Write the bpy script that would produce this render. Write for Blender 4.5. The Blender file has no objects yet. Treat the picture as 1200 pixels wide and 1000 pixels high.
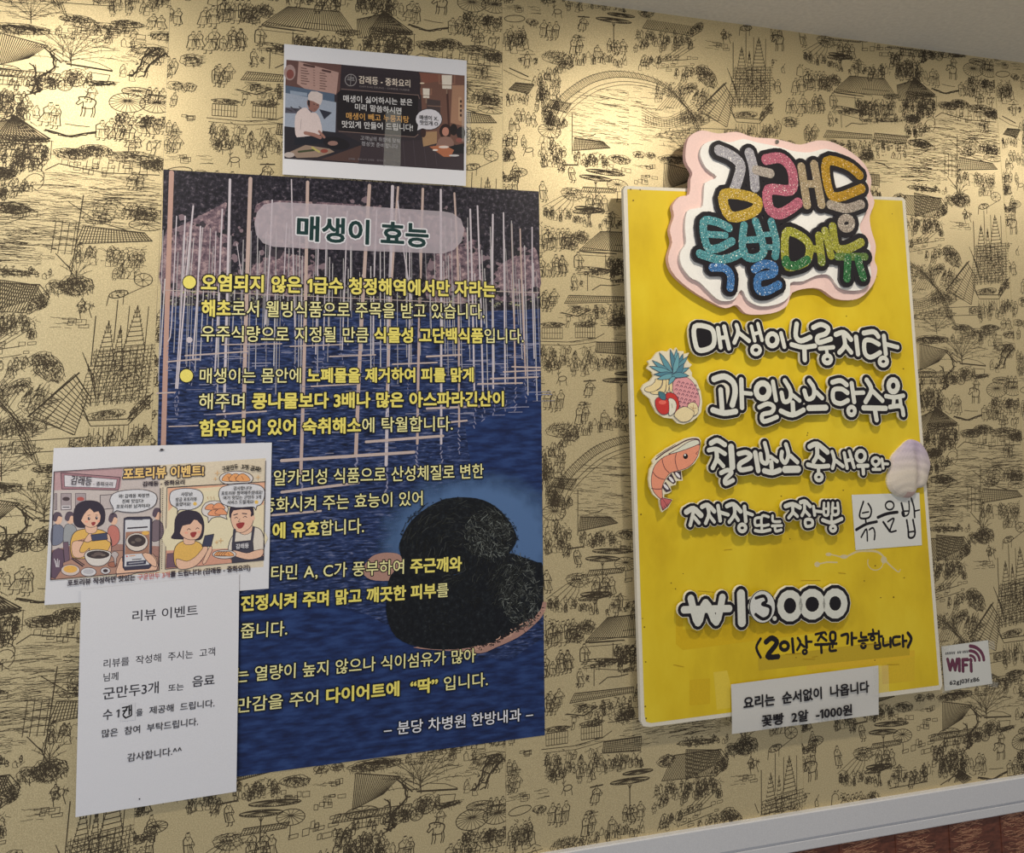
import bpy, math, random
import numpy as np
from mathutils import Matrix, Vector
from mathutils.geometry import delaunay_2d_cdt
random.seed(7)
SC = bpy.context.scene
COL = SC.collection

# ------------------------------------------------------------------ camera
# wall frame: X right, Y up (0 = 1.983 m above floor), Z out of the wall, millimetres
F_PX, RX, RY, RZ = 1000.0, 0.120453, -0.284871, 0.000321
CAM = np.array([203.484, -255.199, 1318.218])
CAMT = tuple(float(q) for q in CAM)
PPX, PPY = -52.118, -167.690
FLOOR_Y = -1983.0
def _rot(rx, ry, rz):
    c, s = math.cos, math.sin
    X = np.array([[1, 0, 0], [0, c(rx), -s(rx)], [0, s(rx), c(rx)]])
    Y = np.array([[c(ry), 0, s(ry)], [0, 1, 0], [-s(ry), 0, c(ry)]])
    Z = np.array([[c(rz), -s(rz), 0], [s(rz), c(rz), 0], [0, 0, 1]])
    return Y @ X @ Z
ROT = _rot(RX, RY, RZ)
def W(p):
    p = np.asarray(p, float)
    return np.stack([p[..., 0] / 1000, -p[..., 2] / 1000, (p[..., 1] - FLOOR_Y) / 1000], -1)
cam_d = bpy.data.cameras.new('camera')
cam_d.sensor_width = 36; cam_d.lens = F_PX / 1200 * 36
cam_d.shift_x = -PPX / 1200; cam_d.shift_y = PPY / 1200
cam_d.clip_start = 0.02
cam = bpy.data.objects.new('camera', cam_d); COL.objects.link(cam)
A = np.array([[1, 0, 0], [0, 0, -1], [0, 1, 0.]])
m3 = A @ ROT
M4 = Matrix([list(m3[i]) + [0] for i in range(3)] + [[0, 0, 0, 1]])
M4.translation = Vector(W(CAM))
cam.matrix_world = M4
SC.camera = cam

# ------------------------------------------------------------------ light
world = bpy.data.worlds.new('room_light'); SC.world = world; world.use_nodes = True
bg = world.node_tree.nodes['Background']
bg.inputs[0].default_value = (0.97, 0.96, 0.97, 1); bg.inputs[1].default_value = 0.27
def downlight(x, d, energy):
    l = bpy.data.lights.new('downlight', 'AREA'); l.shape = 'DISK'; l.size = 0.07
    l.energy = energy; l.color = (1.0, 0.91, 0.76)
    o = bpy.data.objects.new('downlight', l); COL.objects.link(o)
    o.location = (x / 1000, -d / 1000, 2.392)
for x in (-100, 1085, 2270):
    downlight(x, 560, 7)
# soft cool fill, added left of and behind the camera; no window is seen
wl = bpy.data.lights.new('left_fill', 'AREA'); wl.shape = 'RECTANGLE'; wl.size = 1.6; wl.size_y = 1.3; wl.energy = 33; wl.color = (0.9, 0.95, 1.0)
wo = bpy.data.objects.new('left_fill', wl); COL.objects.link(wo)
wo.location = (-1.9, -2.3, 1.7); wo.rotation_euler = (Vector((0.35, 0, 1.45)) - Vector(wo.location)).to_track_quat('-Z', 'Y').to_euler()
SC.view_settings.view_transform = 'Standard'; SC.view_settings.look = 'None'
SC.view_settings.exposure = -0.14; SC.view_settings.gamma = 1.0
SC.view_settings.use_curve_mapping = False

# ------------------------------------------------------------------ colour and material helpers
def lin(v):
    v /= 255.0
    return v / 12.92 if v <= 0.04045 else ((v + 0.055) / 1.055) ** 2.4
K_ALB = 1.3
def c(r, g, b, k=None):
    k = K_ALB if k is None else k
    return tuple(min(0.88, lin(q) * k) for q in (r, g, b))
MATS = {}
def new_mat(name):
    m = bpy.data.materials.new(name); m.use_nodes = True
    return m, m.node_tree, m.node_tree.nodes, m.node_tree.links, m.node_tree.nodes['Principled BSDF']
def colour_mat(name, rough=0.5, spec=0.3, grain=0.06, gscale=900, metallic=0.0, bump=0.0, bscale=300):
    """colour comes from the face colours of the mesh, with a fine procedural grain"""
    m, nt, N, L, b = new_mat(name)
    a = N.new('ShaderNodeAttribute'); a.attribute_name = 'Col'
    tc = N.new('ShaderNodeTexCoord')
    no = N.new('ShaderNodeTexNoise'); no.inputs['Scale'].default_value = gscale; no.inputs['Detail'].default_value = 2
    L.new(tc.outputs['Object'], no.inputs['Vector'])
    mr = N.new('ShaderNodeMapRange'); mr.inputs[1].default_value = 0.25; mr.inputs[2].default_value = 0.75
    mr.inputs[3].default_value = 1 - grain; mr.inputs[4].default_value = 1 + grain
    L.new(no.outputs[0], mr.inputs[0])
    mx = N.new('ShaderNodeVectorMath'); mx.operation = 'SCALE'
    L.new(a.outputs['Color'], mx.inputs[0]); L.new(mr.outputs[0], mx.inputs['Scale'])
    L.new(mx.outputs[0], b.inputs['Base Color'])
    b.inputs['Roughness'].default_value = rough; b.inputs['Specular IOR Level'].default_value = spec
    b.inputs['Metallic'].default_value = metallic
    if bump:
        n2 = N.new('ShaderNodeTexNoise'); n2.inputs['Scale'].default_value = bscale; n2.inputs['Detail'].default_value = 3
        L.new(tc.outputs['Object'], n2.inputs['Vector'])
        bp_ = N.new('ShaderNodeBump'); bp_.inputs['Strength'].default_value = bump; bp_.inputs['Distance'].default_value = 0.001
        L.new(n2.outputs[0], bp_.inputs['Height']); L.new(bp_.outputs[0], b.inputs['Normal'])
    MATS[name] = m
    return m
M_PRINT = colour_mat('print_ink', 0.42, 0.35, 0.10, 700)
M_PAPER = colour_mat('paper', 0.6, 0.25, 0.035, 800, bump=0.15, bscale=60)
M_FOAM = colour_mat('painted_foam', 0.6, 0.25, 0.05, 400, bump=0.1, bscale=200)
M_MARK = colour_mat('marker_ink', 0.45, 0.3, 0.05, 500)

def mat_glitter():
    m, nt, N, L, b = new_mat('glitter')
    a = N.new('ShaderNodeAttribute'); a.attribute_name = 'Col'
    tc = N.new('ShaderNodeTexCoord')
    v = N.new('ShaderNodeTexVoronoi'); v.inputs['Scale'].default_value = 850
    L.new(tc.outputs['Object'], v.inputs['Vector'])
    sep = N.new('ShaderNodeSeparateColor'); L.new(v.outputs['Color'], sep.inputs[0])
    mr = N.new('ShaderNodeMapRange'); mr.inputs[3].default_value = 0.35; mr.inputs[4].default_value = 1.15
    L.new(sep.outputs[0], mr.inputs[0])
    mx = N.new('ShaderNodeVectorMath'); mx.operation = 'SCALE'
    L.new(a.outputs['Color'], mx.inputs[0]); L.new(mr.outputs[0], mx.inputs['Scale'])
    st = N.new('ShaderNodeMath'); st.operation = 'GREATER_THAN'; st.inputs[1].default_value = 0.972
    L.new(sep.outputs[1], st.inputs[0])
    mix = N.new('ShaderNodeMix'); mix.data_type = 'RGBA'
    L.new(st.outputs[0], mix.inputs['Factor']); L.new(mx.outputs[0], mix.inputs[6])
    mix.inputs[7].default_value = (0.95, 0.93, 0.85, 1)
    L.new(mix.outputs[2], b.inputs['Base Color'])
    b.inputs['Metallic'].default_value = 0.25; b.inputs['Roughness'].default_value = 0.45
    # every flake has its own tilt
    nm = N.new('ShaderNodeNormalMap')
    mm = N.new('ShaderNodeMix'); mm.data_type = 'RGBA'; mm.inputs['Factor'].default_value = 0.35
    geo = N.new('ShaderNodeNewGeometry')
    sub = N.new('ShaderNodeVectorMath'); sub.operation = 'SUBTRACT'; sub.inputs[1].default_value = (0.5, 0.5, 0.5)
    L.new(v.outputs['Color'], sub.inputs[0])
    sc_ = N.new('ShaderNodeVectorMath'); sc_.operation = 'SCALE'; sc_.inputs['Scale'].default_value = 0.7
    L.new(sub.outputs[0], sc_.inputs[0])
    ad = N.new('ShaderNodeVectorMath'); ad.operation = 'ADD'
    L.new(sc_.outputs[0], ad.inputs[0]); L.new(geo.outputs['Normal'], ad.inputs[1])
    nz = N.new('ShaderNodeVectorMath'); nz.operation = 'NORMALIZE'; L.new(ad.outputs[0], nz.inputs[0])
    L.new(nz.outputs[0], b.inputs['Normal'])
    N.remove(nm); N.remove(mm)
    return m
M_GLITTER = mat_glitter()

def ramp_mat(name, stops, scale, rough=0.5, spec=0.3, stretch=(1, 1, 1), detail=8, rough_n=0.6, metallic=0.0, bump=0.0, dist=0.0, lac=2.0):
    m, nt, N, L, b = new_mat(name)
    tc = N.new('ShaderNodeTexCoord'); mp = N.new('ShaderNodeMapping'); mp.inputs['Scale'].default_value = stretch
    L.new(tc.outputs['Object'], mp.inputs['Vector'])
    no = N.new('ShaderNodeTexNoise'); no.inputs['Scale'].default_value = scale; no.inputs['Detail'].default_value = detail
    no.inputs['Roughness'].default_value = rough_n; no.inputs['Distortion'].default_value = dist
    L.new(mp.outputs[0], no.inputs['Vector'])
    cr = N.new('ShaderNodeValToRGB')
    els = cr.color_ramp.elements
    while len(els) < len(stops): els.new(0.5)
    for e, (p, col) in zip(els, stops): e.position = p; e.color = (*col, 1)
    L.new(no.outputs[0], cr.inputs[0]); L.new(cr.outputs[0], b.inputs['Base Color'])
    b.inputs['Roughness'].default_value = rough; b.inputs['Specular IOR Level'].default_value = spec
    b.inputs['Metallic'].default_value = metallic
    if bump:
        bp_ = N.new('ShaderNodeBump'); bp_.inputs['Strength'].default_value = bump; bp_.inputs['Distance'].default_value = 0.001
        L.new(no.outputs[0], bp_.inputs['Height']); L.new(bp_.outputs[0], b.inputs['Normal'])
    return m
M_GOLD = ramp_mat('gold_wallpaper', [(0.3, c(164, 149, 114)), (0.5, c(186, 170, 132)), (0.7, c(208, 193, 152))], 620, rough=0.40, spec=0.7, detail=4, metallic=0.45, bump=0.35)
M_INK = ramp_mat('wallpaper_ink', [(0.3, c(44, 38, 31)), (0.7, c(76, 67, 53))], 420, rough=0.6, spec=0.15)
M_CEIL = ramp_mat('ceiling_paper', [(0.3, c(200, 194, 180)), (0.7, c(214, 208, 194))], 120, rough=0.8, spec=0.1, bump=0.4)
M_PLASTER = ramp_mat('plaster', [(0.3, c(170, 165, 155)), (0.7, c(180, 175, 165))], 40, rough=0.8)
M_TRIM = ramp_mat('white_trim', [(0.3, c(176, 176, 180)), (0.7, c(190, 190, 193))], 700, rough=0.5, spec=0.3)
M_WOOD = ramp_mat('red_brown_wainscot', [(0.35, c(70, 38, 28)), (0.5, c(90, 50, 37)), (0.65, c(104, 60, 45))], 60, rough=0.4, spec=0.4, stretch=(1, 1, 3), bump=0.3)
M_STREAK = ramp_mat('carved_streak', [(0.3, c(136, 92, 70)), (0.7, c(172, 128, 100))], 300, rough=0.4, spec=0.4)
M_FOLIAGE = ramp_mat('foliage_print', [(0.40, c(18, 17, 24)), (0.52, c(36, 34, 44)), (0.59, c(70, 64, 74)), (0.68, c(128, 118, 124))], 150, rough=0.4, detail=12, rough_n=0.75)
M_HILL = ramp_mat('hillside_print', [(0.38, c(52, 44, 56)), (0.5, c(104, 86, 96)), (0.62, c(160, 138, 140))], 110, rough=0.4, detail=12, rough_n=0.75)
M_WATER = ramp_mat('water_print', [(0.36, c(16, 21, 40)), (0.47, c(28, 40, 74)), (0.56, c(42, 57, 98)), (0.68, c(96, 102, 132))], 55, rough=0.42, stretch=(1, 1, 5.5), detail=9, rough_n=0.62, dist=0.4)
M_WATER2 = ramp_mat('calm_water_print', [(0.36, c(22, 32, 66)), (0.5, c(28, 44, 86)), (0.64, c(38, 58, 104))], 30, rough=0.42, stretch=(1, 1, 4.5), detail=5, rough_n=0.5)
M_PALEWATER = ramp_mat('pale_water_print', [(0.35, c(56, 82, 126)), (0.65, c(80, 108, 148))], 30, rough=0.42, stretch=(1, 1, 4))
M_WEED = ramp_mat('seaweed_print', [(0.4, c(13, 15, 20)), (0.55, c(20, 23, 28)), (0.68, c(40, 44, 48))], 140, rough=0.42, detail=8, rough_n=0.7)
M_YELLOW = ramp_mat('yellow_board_paint', [(0.3, c(180, 151, 18)), (0.5, c(196, 169, 28)), (0.7, c(203, 180, 42))], 9, rough=0.38, spec=0.45, detail=9, rough_n=0.55, stretch=(1, 1, 0.6), bump=0.05)
def mat_clear(name, alpha, col, rough):
    m, nt, N, L, b = new_mat(name)
    b.inputs['Base Color'].default_value = (*col, 1); b.inputs['Alpha'].default_value = alpha
    b.inputs['Roughness'].default_value = rough; b.inputs['Specular IOR Level'].default_value = 0.6
    return m
def mat_halo():
    m, nt, N, L, b = new_mat('milky_water_print')
    tc = N.new('ShaderNodeTexCoord'); mp = N.new('ShaderNodeMapping'); mp.vector_type = 'TEXTURE'
    L.new(tc.outputs['Object'], mp.inputs['Vector']); m['map'] = 1
    ln_ = N.new('ShaderNodeVectorMath'); ln_.operation = 'LENGTH'; L.new(mp.outputs[0], ln_.inputs[0])
    no = N.new('ShaderNodeTexNoise'); no.inputs['Scale'].default_value = 40; L.new(tc.outputs['Object'], no.inputs['Vector'])
    ad = N.new('ShaderNodeMath'); ad.operation = 'MULTIPLY_ADD'; ad.inputs[1].default_value = 0.25; L.new(no.outputs[0], ad.inputs[0]); L.new(ln_.outputs['Value'], ad.inputs[2])
    mr = N.new('ShaderNodeMapRange'); mr.interpolation_type = 'SMOOTHSTEP'; mr.inputs[1].default_value = 0.72; mr.inputs[2].default_value = 1.1; mr.inputs[3].default_value = 0.95; mr.inputs[4].default_value = 0.0
    L.new(ad.outputs[0], mr.inputs[0]); L.new(mr.outputs[0], b.inputs['Alpha'])
    b.inputs['Base Color'].default_value = (*c(72, 100, 142), 1); b.inputs['Roughness'].default_value = 0.42
    return m, mp
M_HALO, HALO_MAP = mat_halo()
M_PILL = mat_clear('translucent_white_print', 0.50, c(190, 180, 190), 0.45)
M_TAPE = mat_clear('clear_tape', 0.16, (0.8, 0.8, 0.75), 0.12)
M_STAIN = mat_clear('dry_glue', 0.55, c(206, 198, 170), 0.35)
M_METAL, _, _, _, _b = new_mat('steel'); _b.inputs['Metallic'].default_value = 1; _b.inputs['Roughness'].default_value = 0.3; _b.inputs['Base Color'].default_value = (0.5, 0.48, 0.45, 1)

# ------------------------------------------------------------------ planes: photograph pixel -> point on a real surface
class Plane:
    def __init__(s, a=0.0, bx=0.0, by=0.0):      # z = a + bx*x + by*y  (mm)
        s.a, s.bx, s.by = a, bx, by
        n = np.array([-bx, -by, 1.0]); s.n = n / np.linalg.norm(n)
        s.p0 = np.array([0, 0, a])
        s.num = float((s.p0 - CAM) @ s.n)
        s.dn = [float(q) for q in (s.n @ ROT)]; s.R = [[float(q) for q in r] for r in ROT]; s.nn = [float(q) for q in s.n]
    def at3(s, px, py, off=0.0):
        u = (px - 600 - PPX) / F_PX; v = -(py - 500 - PPY) / F_PX
        t = s.num / (s.dn[0] * u + s.dn[1] * v - s.dn[2])
        R = s.R; n = s.nn
        return (CAMT[0] + t * (R[0][0] * u + R[0][1] * v - R[0][2]) + n[0] * off,
                CAMT[1] + t * (R[1][0] * u + R[1][1] * v - R[1][2]) + n[1] * off,
                CAMT[2] + t * (R[2][0] * u + R[2][1] * v - R[2][2]) + n[2] * off)
    def at(s, px, py, off=0.0): return np.array(s.at3(px, py, off))
    def xy(s, X, Y, off=0.0):
        return np.array([X, Y, s.a + s.bx * X + s.by * Y]) + s.n * off
def tilt(z, pts):
    """plane through three photo points standing off the wall by the given mm"""
    P = []
    for (px, py), zz in zip(pts, z):
        q = Plane(zz).at(px, py); P.append((q[0], q[1], zz))
    M = np.array([[1, p[0], p[1]] for p in P]); s = np.linalg.solve(M, np.array([p[2] for p in P]))
    return Plane(*s)

# ------------------------------------------------------------------ glyph outlines from the built-in font
def load_glyphs(chars):
    chars = sorted(set(chars) - {' '})
    G = {}; CH = 8; blocks = [chars[i:i + CH] for i in range(0, len(chars), CH)]; obs = []
    for bl_ in blocks:
        cu = bpy.data.curves.new('glyphs', 'FONT'); cu.size = 1; cu.dimensions = '2D'; cu.fill_mode = 'FRONT'
        cu.resolution_u = 3; cu.body = '\n'.join(bl_); cu.space_line = 3.0
        o = bpy.data.objects.new('glyphs', cu); COL.objects.link(o); obs.append(o)
    bpy.context.view_layer.update(); dg = bpy.context.evaluated_depsgraph_get()
    for bl_, o in zip(blocks, obs):
        me = bpy.data.meshes.new_from_object(o.evaluated_get(dg))
        V = np.empty(len(me.vertices) * 3); me.vertices.foreach_get('co', V); V = V.reshape(-1, 3)[:, :2]
        faces = [tuple(p.vertices) for p in me.polygons]
        bpy.data.meshes.remove(me)
        row = np.round(-(np.array([V[list(f), 1].mean() for f in faces]) - 0.33) / 3.0).astype(int)
        for i, ch in enumerate(bl_):
            fs = [f for f, r in zip(faces, row) if r == i]
            ids = sorted({v for f in fs for v in f}); mp = {v: k for k, v in enumerate(ids)}
            P = V[ids].copy() if ids else np.zeros((0, 2))
            if len(P): P[:, 1] += 3.0 * i
            fs = [tuple(mp[v] for v in f) for f in fs]
            cnt = {}
            for f in fs:
                for a_, b_ in zip(f, f[1:] + f[:1]):
                    k = (min(a_, b_), max(a_, b_)); cnt[k] = cnt.get(k, 0) + 1
            E = [k for k, n in cnt.items() if n == 1]
            if not len(P): G[ch] = (P, fs, E, 0.3); continue
            adv = 0.92 if ord(ch) > 0x2fff else float(P[:, 0].max() - P[:, 0].min()) + 0.09
            if ord(ch) <= 0x2fff: P[:, 0] += 0.045 - P[:, 0].min()
            G[ch] = (P, fs, E, adv)
    if '1' in G:        # a flag on the figure one
        P, fs, E, adv = G['1']; x0, x1, y1 = P[:, 0].min(), P[:, 0].max(), P[:, 1].max(); n = len(P)
        P = np.concatenate([P, [(x0 + .02, y1), (x0 + .02, y1 - .09), (x0 - .14, y1 - .20), (x0 - .14, y1 - .11)]]); P[:, 0] += .15
        fs = fs + [(n, n + 3, n + 2, n + 1)]; E = E + [(n, n + 3), (n + 3, n + 2), (n + 2, n + 1)]; G['1'] = (P, fs, E, adv + .17)
    for o in obs:
        cu = o.data; bpy.data.objects.remove(o); bpy.data.curves.remove(cu)
    return G

# ------------------------------------------------------------------ mesh builder
def smooth(pts, closed=False, n=5):
    if len(pts) < 3: return list(pts)
    P = [np.array(p, float) for p in pts]; out = []
    N_ = len(P)
    rng = range(N_) if closed else range(N_ - 1)
    for i in rng:
        p0 = P[(i - 1) % N_] if (closed or i > 0) else P[0]
        p1 = P[i]; p2 = P[(i + 1) % N_]
        p3 = P[(i + 2) % N_] if (closed or i + 2 < N_) else P[-1]
        for k in range(n):
            t = k / n
            out.append(tuple(0.5 * ((2 * p1) + (-p0 + p2) * t + (2 * p0 - 5 * p1 + 4 * p2 - p3) * t * t + (-p0 + 3 * p1 - 3 * p2 + p3) * t ** 3)))
    if not closed: out.append(tuple(P[-1]))
    return out
class Crop:
    def __init__(s, ox, oy, k): s.o, s.q, s.k = ox, oy, k
    def __call__(s, pts): return [(s.o + x / s.k, s.q + y / s.k) for x, y in pts]
    def p(s, x, y): return (s.o + x / s.k, s.q + y / s.k)
def ring(cx, cy, rx, ry=None, n=18, rot=0, a0=0, a1=360):
    ry = rx if ry is None else ry; out = []
    cr, sr = math.cos(math.radians(rot)), math.sin(math.radians(rot))
    full = abs(a1 - a0) >= 360
    for i in range(n if full else n + 1):
        a = math.radians(a0 + (a1 - a0) * i / n)
        x, y = rx * math.cos(a), ry * math.sin(a)
        out.append((cx + x * cr - y * sr, cy + x * sr + y * cr))
    return out

def union(polys, eps=1e-4, fill=False):
    """one clean triangulated sheet covering all the (overlapping) 2D polygons; returns points, triangles, boundary loops' edges"""
    V = []; Fs = []
    for P in polys:
        k = len(V); V.extend(Vector((float(p[0]), float(p[1]))) for p in P); Fs.append(list(range(k, k + len(P))))
    v, e, f, _, _, fo = delaunay_2d_cdt(V, [], Fs, 0 if fill else 1, eps, True)
    if fill:      # close the holes that the strokes enclose
        own = {}
        for i, t in enumerate(f):
            for a_, b_ in zip(t, t[1:] + t[:1]): own[(a_, b_)] = i
        out = set(); st = []
        for i, (t, o) in enumerate(zip(f, fo)):
            if not o and any((b_, a_) not in own for a_, b_ in zip(t, t[1:] + t[:1])): st.append(i); out.add(i)
        while st:
            t = f[st.pop()]
            for a_, b_ in zip(t, t[1:] + t[:1]):
                j = own.get((b_, a_))
                if j is not None and j not in out and not fo[j]: out.add(j); st.append(j)
        f = [t for i, t in enumerate(f) if i not in out]
    else: f = [t for t, o in zip(f, fo) if o]
    cnt = {}
    for t in f:
        for a_, b_ in zip(t, t[1:] + t[:1]): cnt[(a_, b_)] = 1
    edge = [(a_, b_) for (a_, b_) in cnt if (b_, a_) not in cnt]
    return [(p[0], p[1]) for p in v], f, edge
def seg_poly(p, q, w, k=.5):
    d = q - p; l = math.hypot(*d)
    if l < 1e-7: return None
    d = d / l; e = np.array([-d[1], d[0]]) * w / 2; x = d * w * k
    return [p - e - x * .45, q - e + x * .45, q - e * .45 + x, q + e * .45 + x, q + e + x * .45, p + e - x * .45, p + e * .45 - x, p - e * .45 - x]
GCACHE = {}
def glyph(ch, w):
    """outline glyph fattened by w em"""
    key = (ch, round(w, 3))
    if key not in GCACHE:
        P, fs, E, adv = GLY[ch]
        polys = [[P[i] for i in f] for f in fs]
        for i, j in E:
            q = seg_poly(P[i], P[j], w)
            if q: polys.append(q)
        polys = [p if area(p) > 0 else p[::-1] for p in polys if abs(area(p)) > 1e-9]
        GCACHE[key] = union(polys, 1e-5)[:2] if polys else ([], [])
    return GCACHE[key]
def area(P):
    return sum(P[i][0] * P[(i + 1) % len(P)][1] - P[(i + 1) % len(P)][0] * P[i][1] for i in range(len(P))) / 2
class Build:
    STEP = 0.005
    def __init__(s, plane, base=0.0):
        s.pl = plane; s.h = base; s.V = []; s.Fc = []; s.C = []; s.crop = None; s.group = None; s.cyc = 0
    def _px(s, pts): return s.crop(pts) if s.crop else pts
    def up(s, n=1): s.h += s.STEP * n
    def face3(s, P, col):
        k = len(s.V); s.V.extend([tuple(q) for q in P]); s.Fc.append(tuple(range(k, k + len(P)))); s.C.append(col)
    def _orient(s, P):
        P = list(P); a = 0
        for i in range(len(P)):
            x0, y0 = P[i][0], P[i][1]; x1, y1 = P[(i + 1) % len(P)][0], P[(i + 1) % len(P)][1]
            a += x0 * y1 - x1 * y0
        return P if a > 0 else P[::-1]
    def poly(s, pts, col, sm=0, lift=True):
        pts = s._px(pts)
        if sm: pts = smooth(pts, True, sm)
        if lift: s.up()
        s.face3(s._orient([s.pl.at(x, y, s.h) for x, y in pts]), col)
    def ell(s, cx, cy, rx, ry, col, rot=0, n=18): s.poly(ring(cx, cy, rx, ry, n, rot), col)
    def _stroke(s, P, w, col, th=0.0, side=None, tap=False):
        """P: points in wall mm on the plane; w width in mm; round joints, welded into one sheet"""
        polys = []; m = len(P)
        for i, q in enumerate(P):
            q = np.array(q[:2]); r = w / 2
            if tap: r *= 0.35 + 0.65 * math.sin(math.pi * min(1, (i + .6) / m))
            if w > 1.3 or (m > 2 and 0 < i < m - 1 and w > .7):
                nd = 14 if w > 4 else 8
                polys.append([q + r * np.array([math.cos(t), math.sin(t)]) for t in np.linspace(0, 2 * math.pi, nd + 1)[:-1]])
            if i + 1 < m:
                g = seg_poly(q, np.array(P[i + 1][:2]), r * 2, .3)
                if g: polys.append(g)
        if s.group is not None: s.group.extend(polys); s.gz = P[0]; return
        s._emit(polys, P[0], col, th, side)
    def _emit(s, polys, p0, col, th, side, fill=False):
        v, f, edge = union(polys, 1e-4, fill)
        n = s.pl.n; off = (np.array(p0) - s.pl.p0) @ n
        k = len(s.V); P = []
        for x, y in v:
            z = s.pl.a + s.pl.bx * x + s.pl.by * y + off / n[2]
            P.append(np.array([x, y, z]))
        s.V.extend([tuple(q) for q in P])
        for t in f: s.Fc.append(tuple(k + i for i in t)); s.C.append(col)
        if th:
            B_ = len(s.V); s.V.extend([tuple(q - n * th) for q in P])
            for i, j in edge: s.Fc.append((k + j, k + i, B_ + i, B_ + j)); s.C.append(side or col)
    def begin(s): s.group = []
    def end(s, col, th=0.0, side=None, fill=False):
        g, s.group = s.group, None
        s._emit(g, s.gz, col, th, side, fill)
    def stroke(s, pts, w, col, sm=0, closed=False, th=0.0, side=None, tap=False, lift=True):
        """pts and w in photograph pixels (or crop pixels when a crop is set)"""
        if s.crop: w = w / s.crop.k
        pts = s._px(pts)
        if sm: pts = smooth(pts, closed, sm)
        if closed: pts = list(pts) + [pts[0]]
        if lift: s.up()
        if not lift: s.cyc = (s.cyc + 1) % 40
        hh = s.h + (0 if lift or s.group is not None else s.cyc * 0.0025)
        P = [s.pl.at(x, y, hh) for x, y in pts]
        mid = pts[len(pts) // 2]
        a = s.pl.at(*mid, s.h); k1 = np.linalg.norm(s.pl.at(mid[0] + 1, mid[1], s.h) - a); k2 = np.linalg.norm(s.pl.at(mid[0], mid[1] + 1, s.h) - a)
        s._stroke(P, w * (k1 + k2) / 2, col, th, side, tap)
    def wall(s, P, th, col):
        n = s.pl.n
        for a, b in zip(P, P[1:] + P[:1]):
            s.face3([b, a, a - n * th, b - n * th], col)
    def slab(s, pts, th, col, side=None, sm=0, back=True):
        pts = s._px(pts)
        if sm: pts = smooth(pts, True, sm)
        P = s._orient([s.pl.at(x, y, s.h) for x, y in pts])
        s.face3(P, col); s.wall(P, th, side or col)
        if back: s.face3([q - s.pl.n * th for q in P][::-1], side or col)
    def box_line(s, pts, fill, line, lw=0.5, sm=0):
        s.poly(pts, fill, sm)
        s.stroke(smooth(pts, True, sm) if sm else pts, lw * (s.crop.k if s.crop else 1), line, closed=True)
    def text(s, runs, p0, p1, h, col, outline=None, ow=0.0, tscale=1.0, centre=False, bold=None):
        """runs: [(string, bold, colour or None)], fitted between pixels p0 and p1 (bottom line), glyph height h px"""
        if isinstance(runs, str): runs = [(runs, bool(bold), None)]
        if s.crop: p0 = s.crop.p(*p0); p1 = s.crop.p(*p1); h = h / s.crop.k
        s.up()
        a = s.pl.at(*p0, s.h); b = s.pl.at(*p1, s.h)
        top = s.pl.at(p0[0], p0[1] - h, s.h); em = np.linalg.norm(top - a) / 0.90
        tot = 0
        for st, bd, cc in runs:
            for ch in st: tot += 0.30 if ch == ' ' else GLY[ch][3]
        if tot == 0: return
        d = b - a; Lm = np.linalg.norm(d); d /= Lm; u = np.cross(s.pl.n, d)
        sx = Lm / tot; x = 0.0; base = 0.085 * em
        for st, bd, cc in runs:
            for ch in st:
                if ch == ' ': x += 0.30; continue
                wb = 0.062 if bd else 0.016
                for w_, cl, hh in ((wb + ow, outline, 0.0), (wb, cc or col, 0.05)):
                    if cl is None: continue
                    if hh and outline is None: hh = 0.0
                    v, f = glyph(ch, w_)
                    o = a + s.pl.n * (hh + (s.cyc % 5) * .006); k = len(s.V)
                    s.V.extend([tuple(o + d * ((x + p[0]) * sx) + u * (base + p[1] * em)) for p in v])
                    for t in f: s.Fc.append(tuple(k + i for i in t)); s.C.append(cl)
                s.cyc += 1
                x += GLY[ch][3]
        s.up(12)
    def make(s, name, mat, parent=None, loc=None, label=None, smooth_=False):
        me = bpy.data.meshes.new(name)
        V = W(np.array(s.V, float)) - (np.array(loc) if loc is not None else 0)
        me.from_pydata(V.tolist(), [], s.Fc)
        if not isinstance(mat, (list, tuple)): mat = [mat]
        for m in mat: me.materials.append(m)
        ca = me.color_attributes.new('Col', 'FLOAT_COLOR', 'CORNER')
        cols = np.empty((len(me.loops), 4), np.float32); k = 0
        for f, cl in zip(s.Fc, s.C):
            cols[k:k + len(f)] = (*cl, 1); k += len(f)
        ca.data.foreach_set('color', cols.ravel())
        o = bpy.data.objects.new(name, me); COL.objects.link(o)
        if parent is not None: o.parent = parent
        elif loc is not None: o.location = loc
        if label: o['label'] = label
        return o

def thing(name, label, cat, loc, group=None):
    o = bpy.data.objects.new(name, None); COL.objects.link(o); o.location = loc; o.empty_display_size = 0.03
    o['label'] = label; o['category'] = cat
    if group: o['group'] = group
    o['_loc'] = list(loc)
    return o
def loc_of(o): return list(o['_loc'])
def struct(o): o['kind'] = 'structure'; return o
def solid_box(name, x0, x1, y0, y1, z0, z1, mat, parent=None, bev=0.0):
    """wall-frame mm box"""
    a = W((x0, y0, z1)); b = W((x1, y1, z0))
    lo = np.minimum(a, b); hi = np.maximum(a, b)
    v = [(x, y, z) for x in (lo[0], hi[0]) for y in (lo[1], hi[1]) for z in (lo[2], hi[2])]
    f = [(0, 1, 3, 2), (4, 6, 7, 5), (0, 4, 5, 1), (2, 3, 7, 6), (0, 2, 6, 4), (1, 5, 7, 3)]
    me = bpy.data.meshes.new(name); me.from_pydata(v, [], f); me.materials.append(mat)
    o = bpy.data.objects.new(name, me); COL.objects.link(o)
    if parent is not None: o.parent = parent
    if bev:
        md = o.modifiers.new('bevel', 'BEVEL'); md.width = bev / 1000; md.segments = 2
    return o

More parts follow.
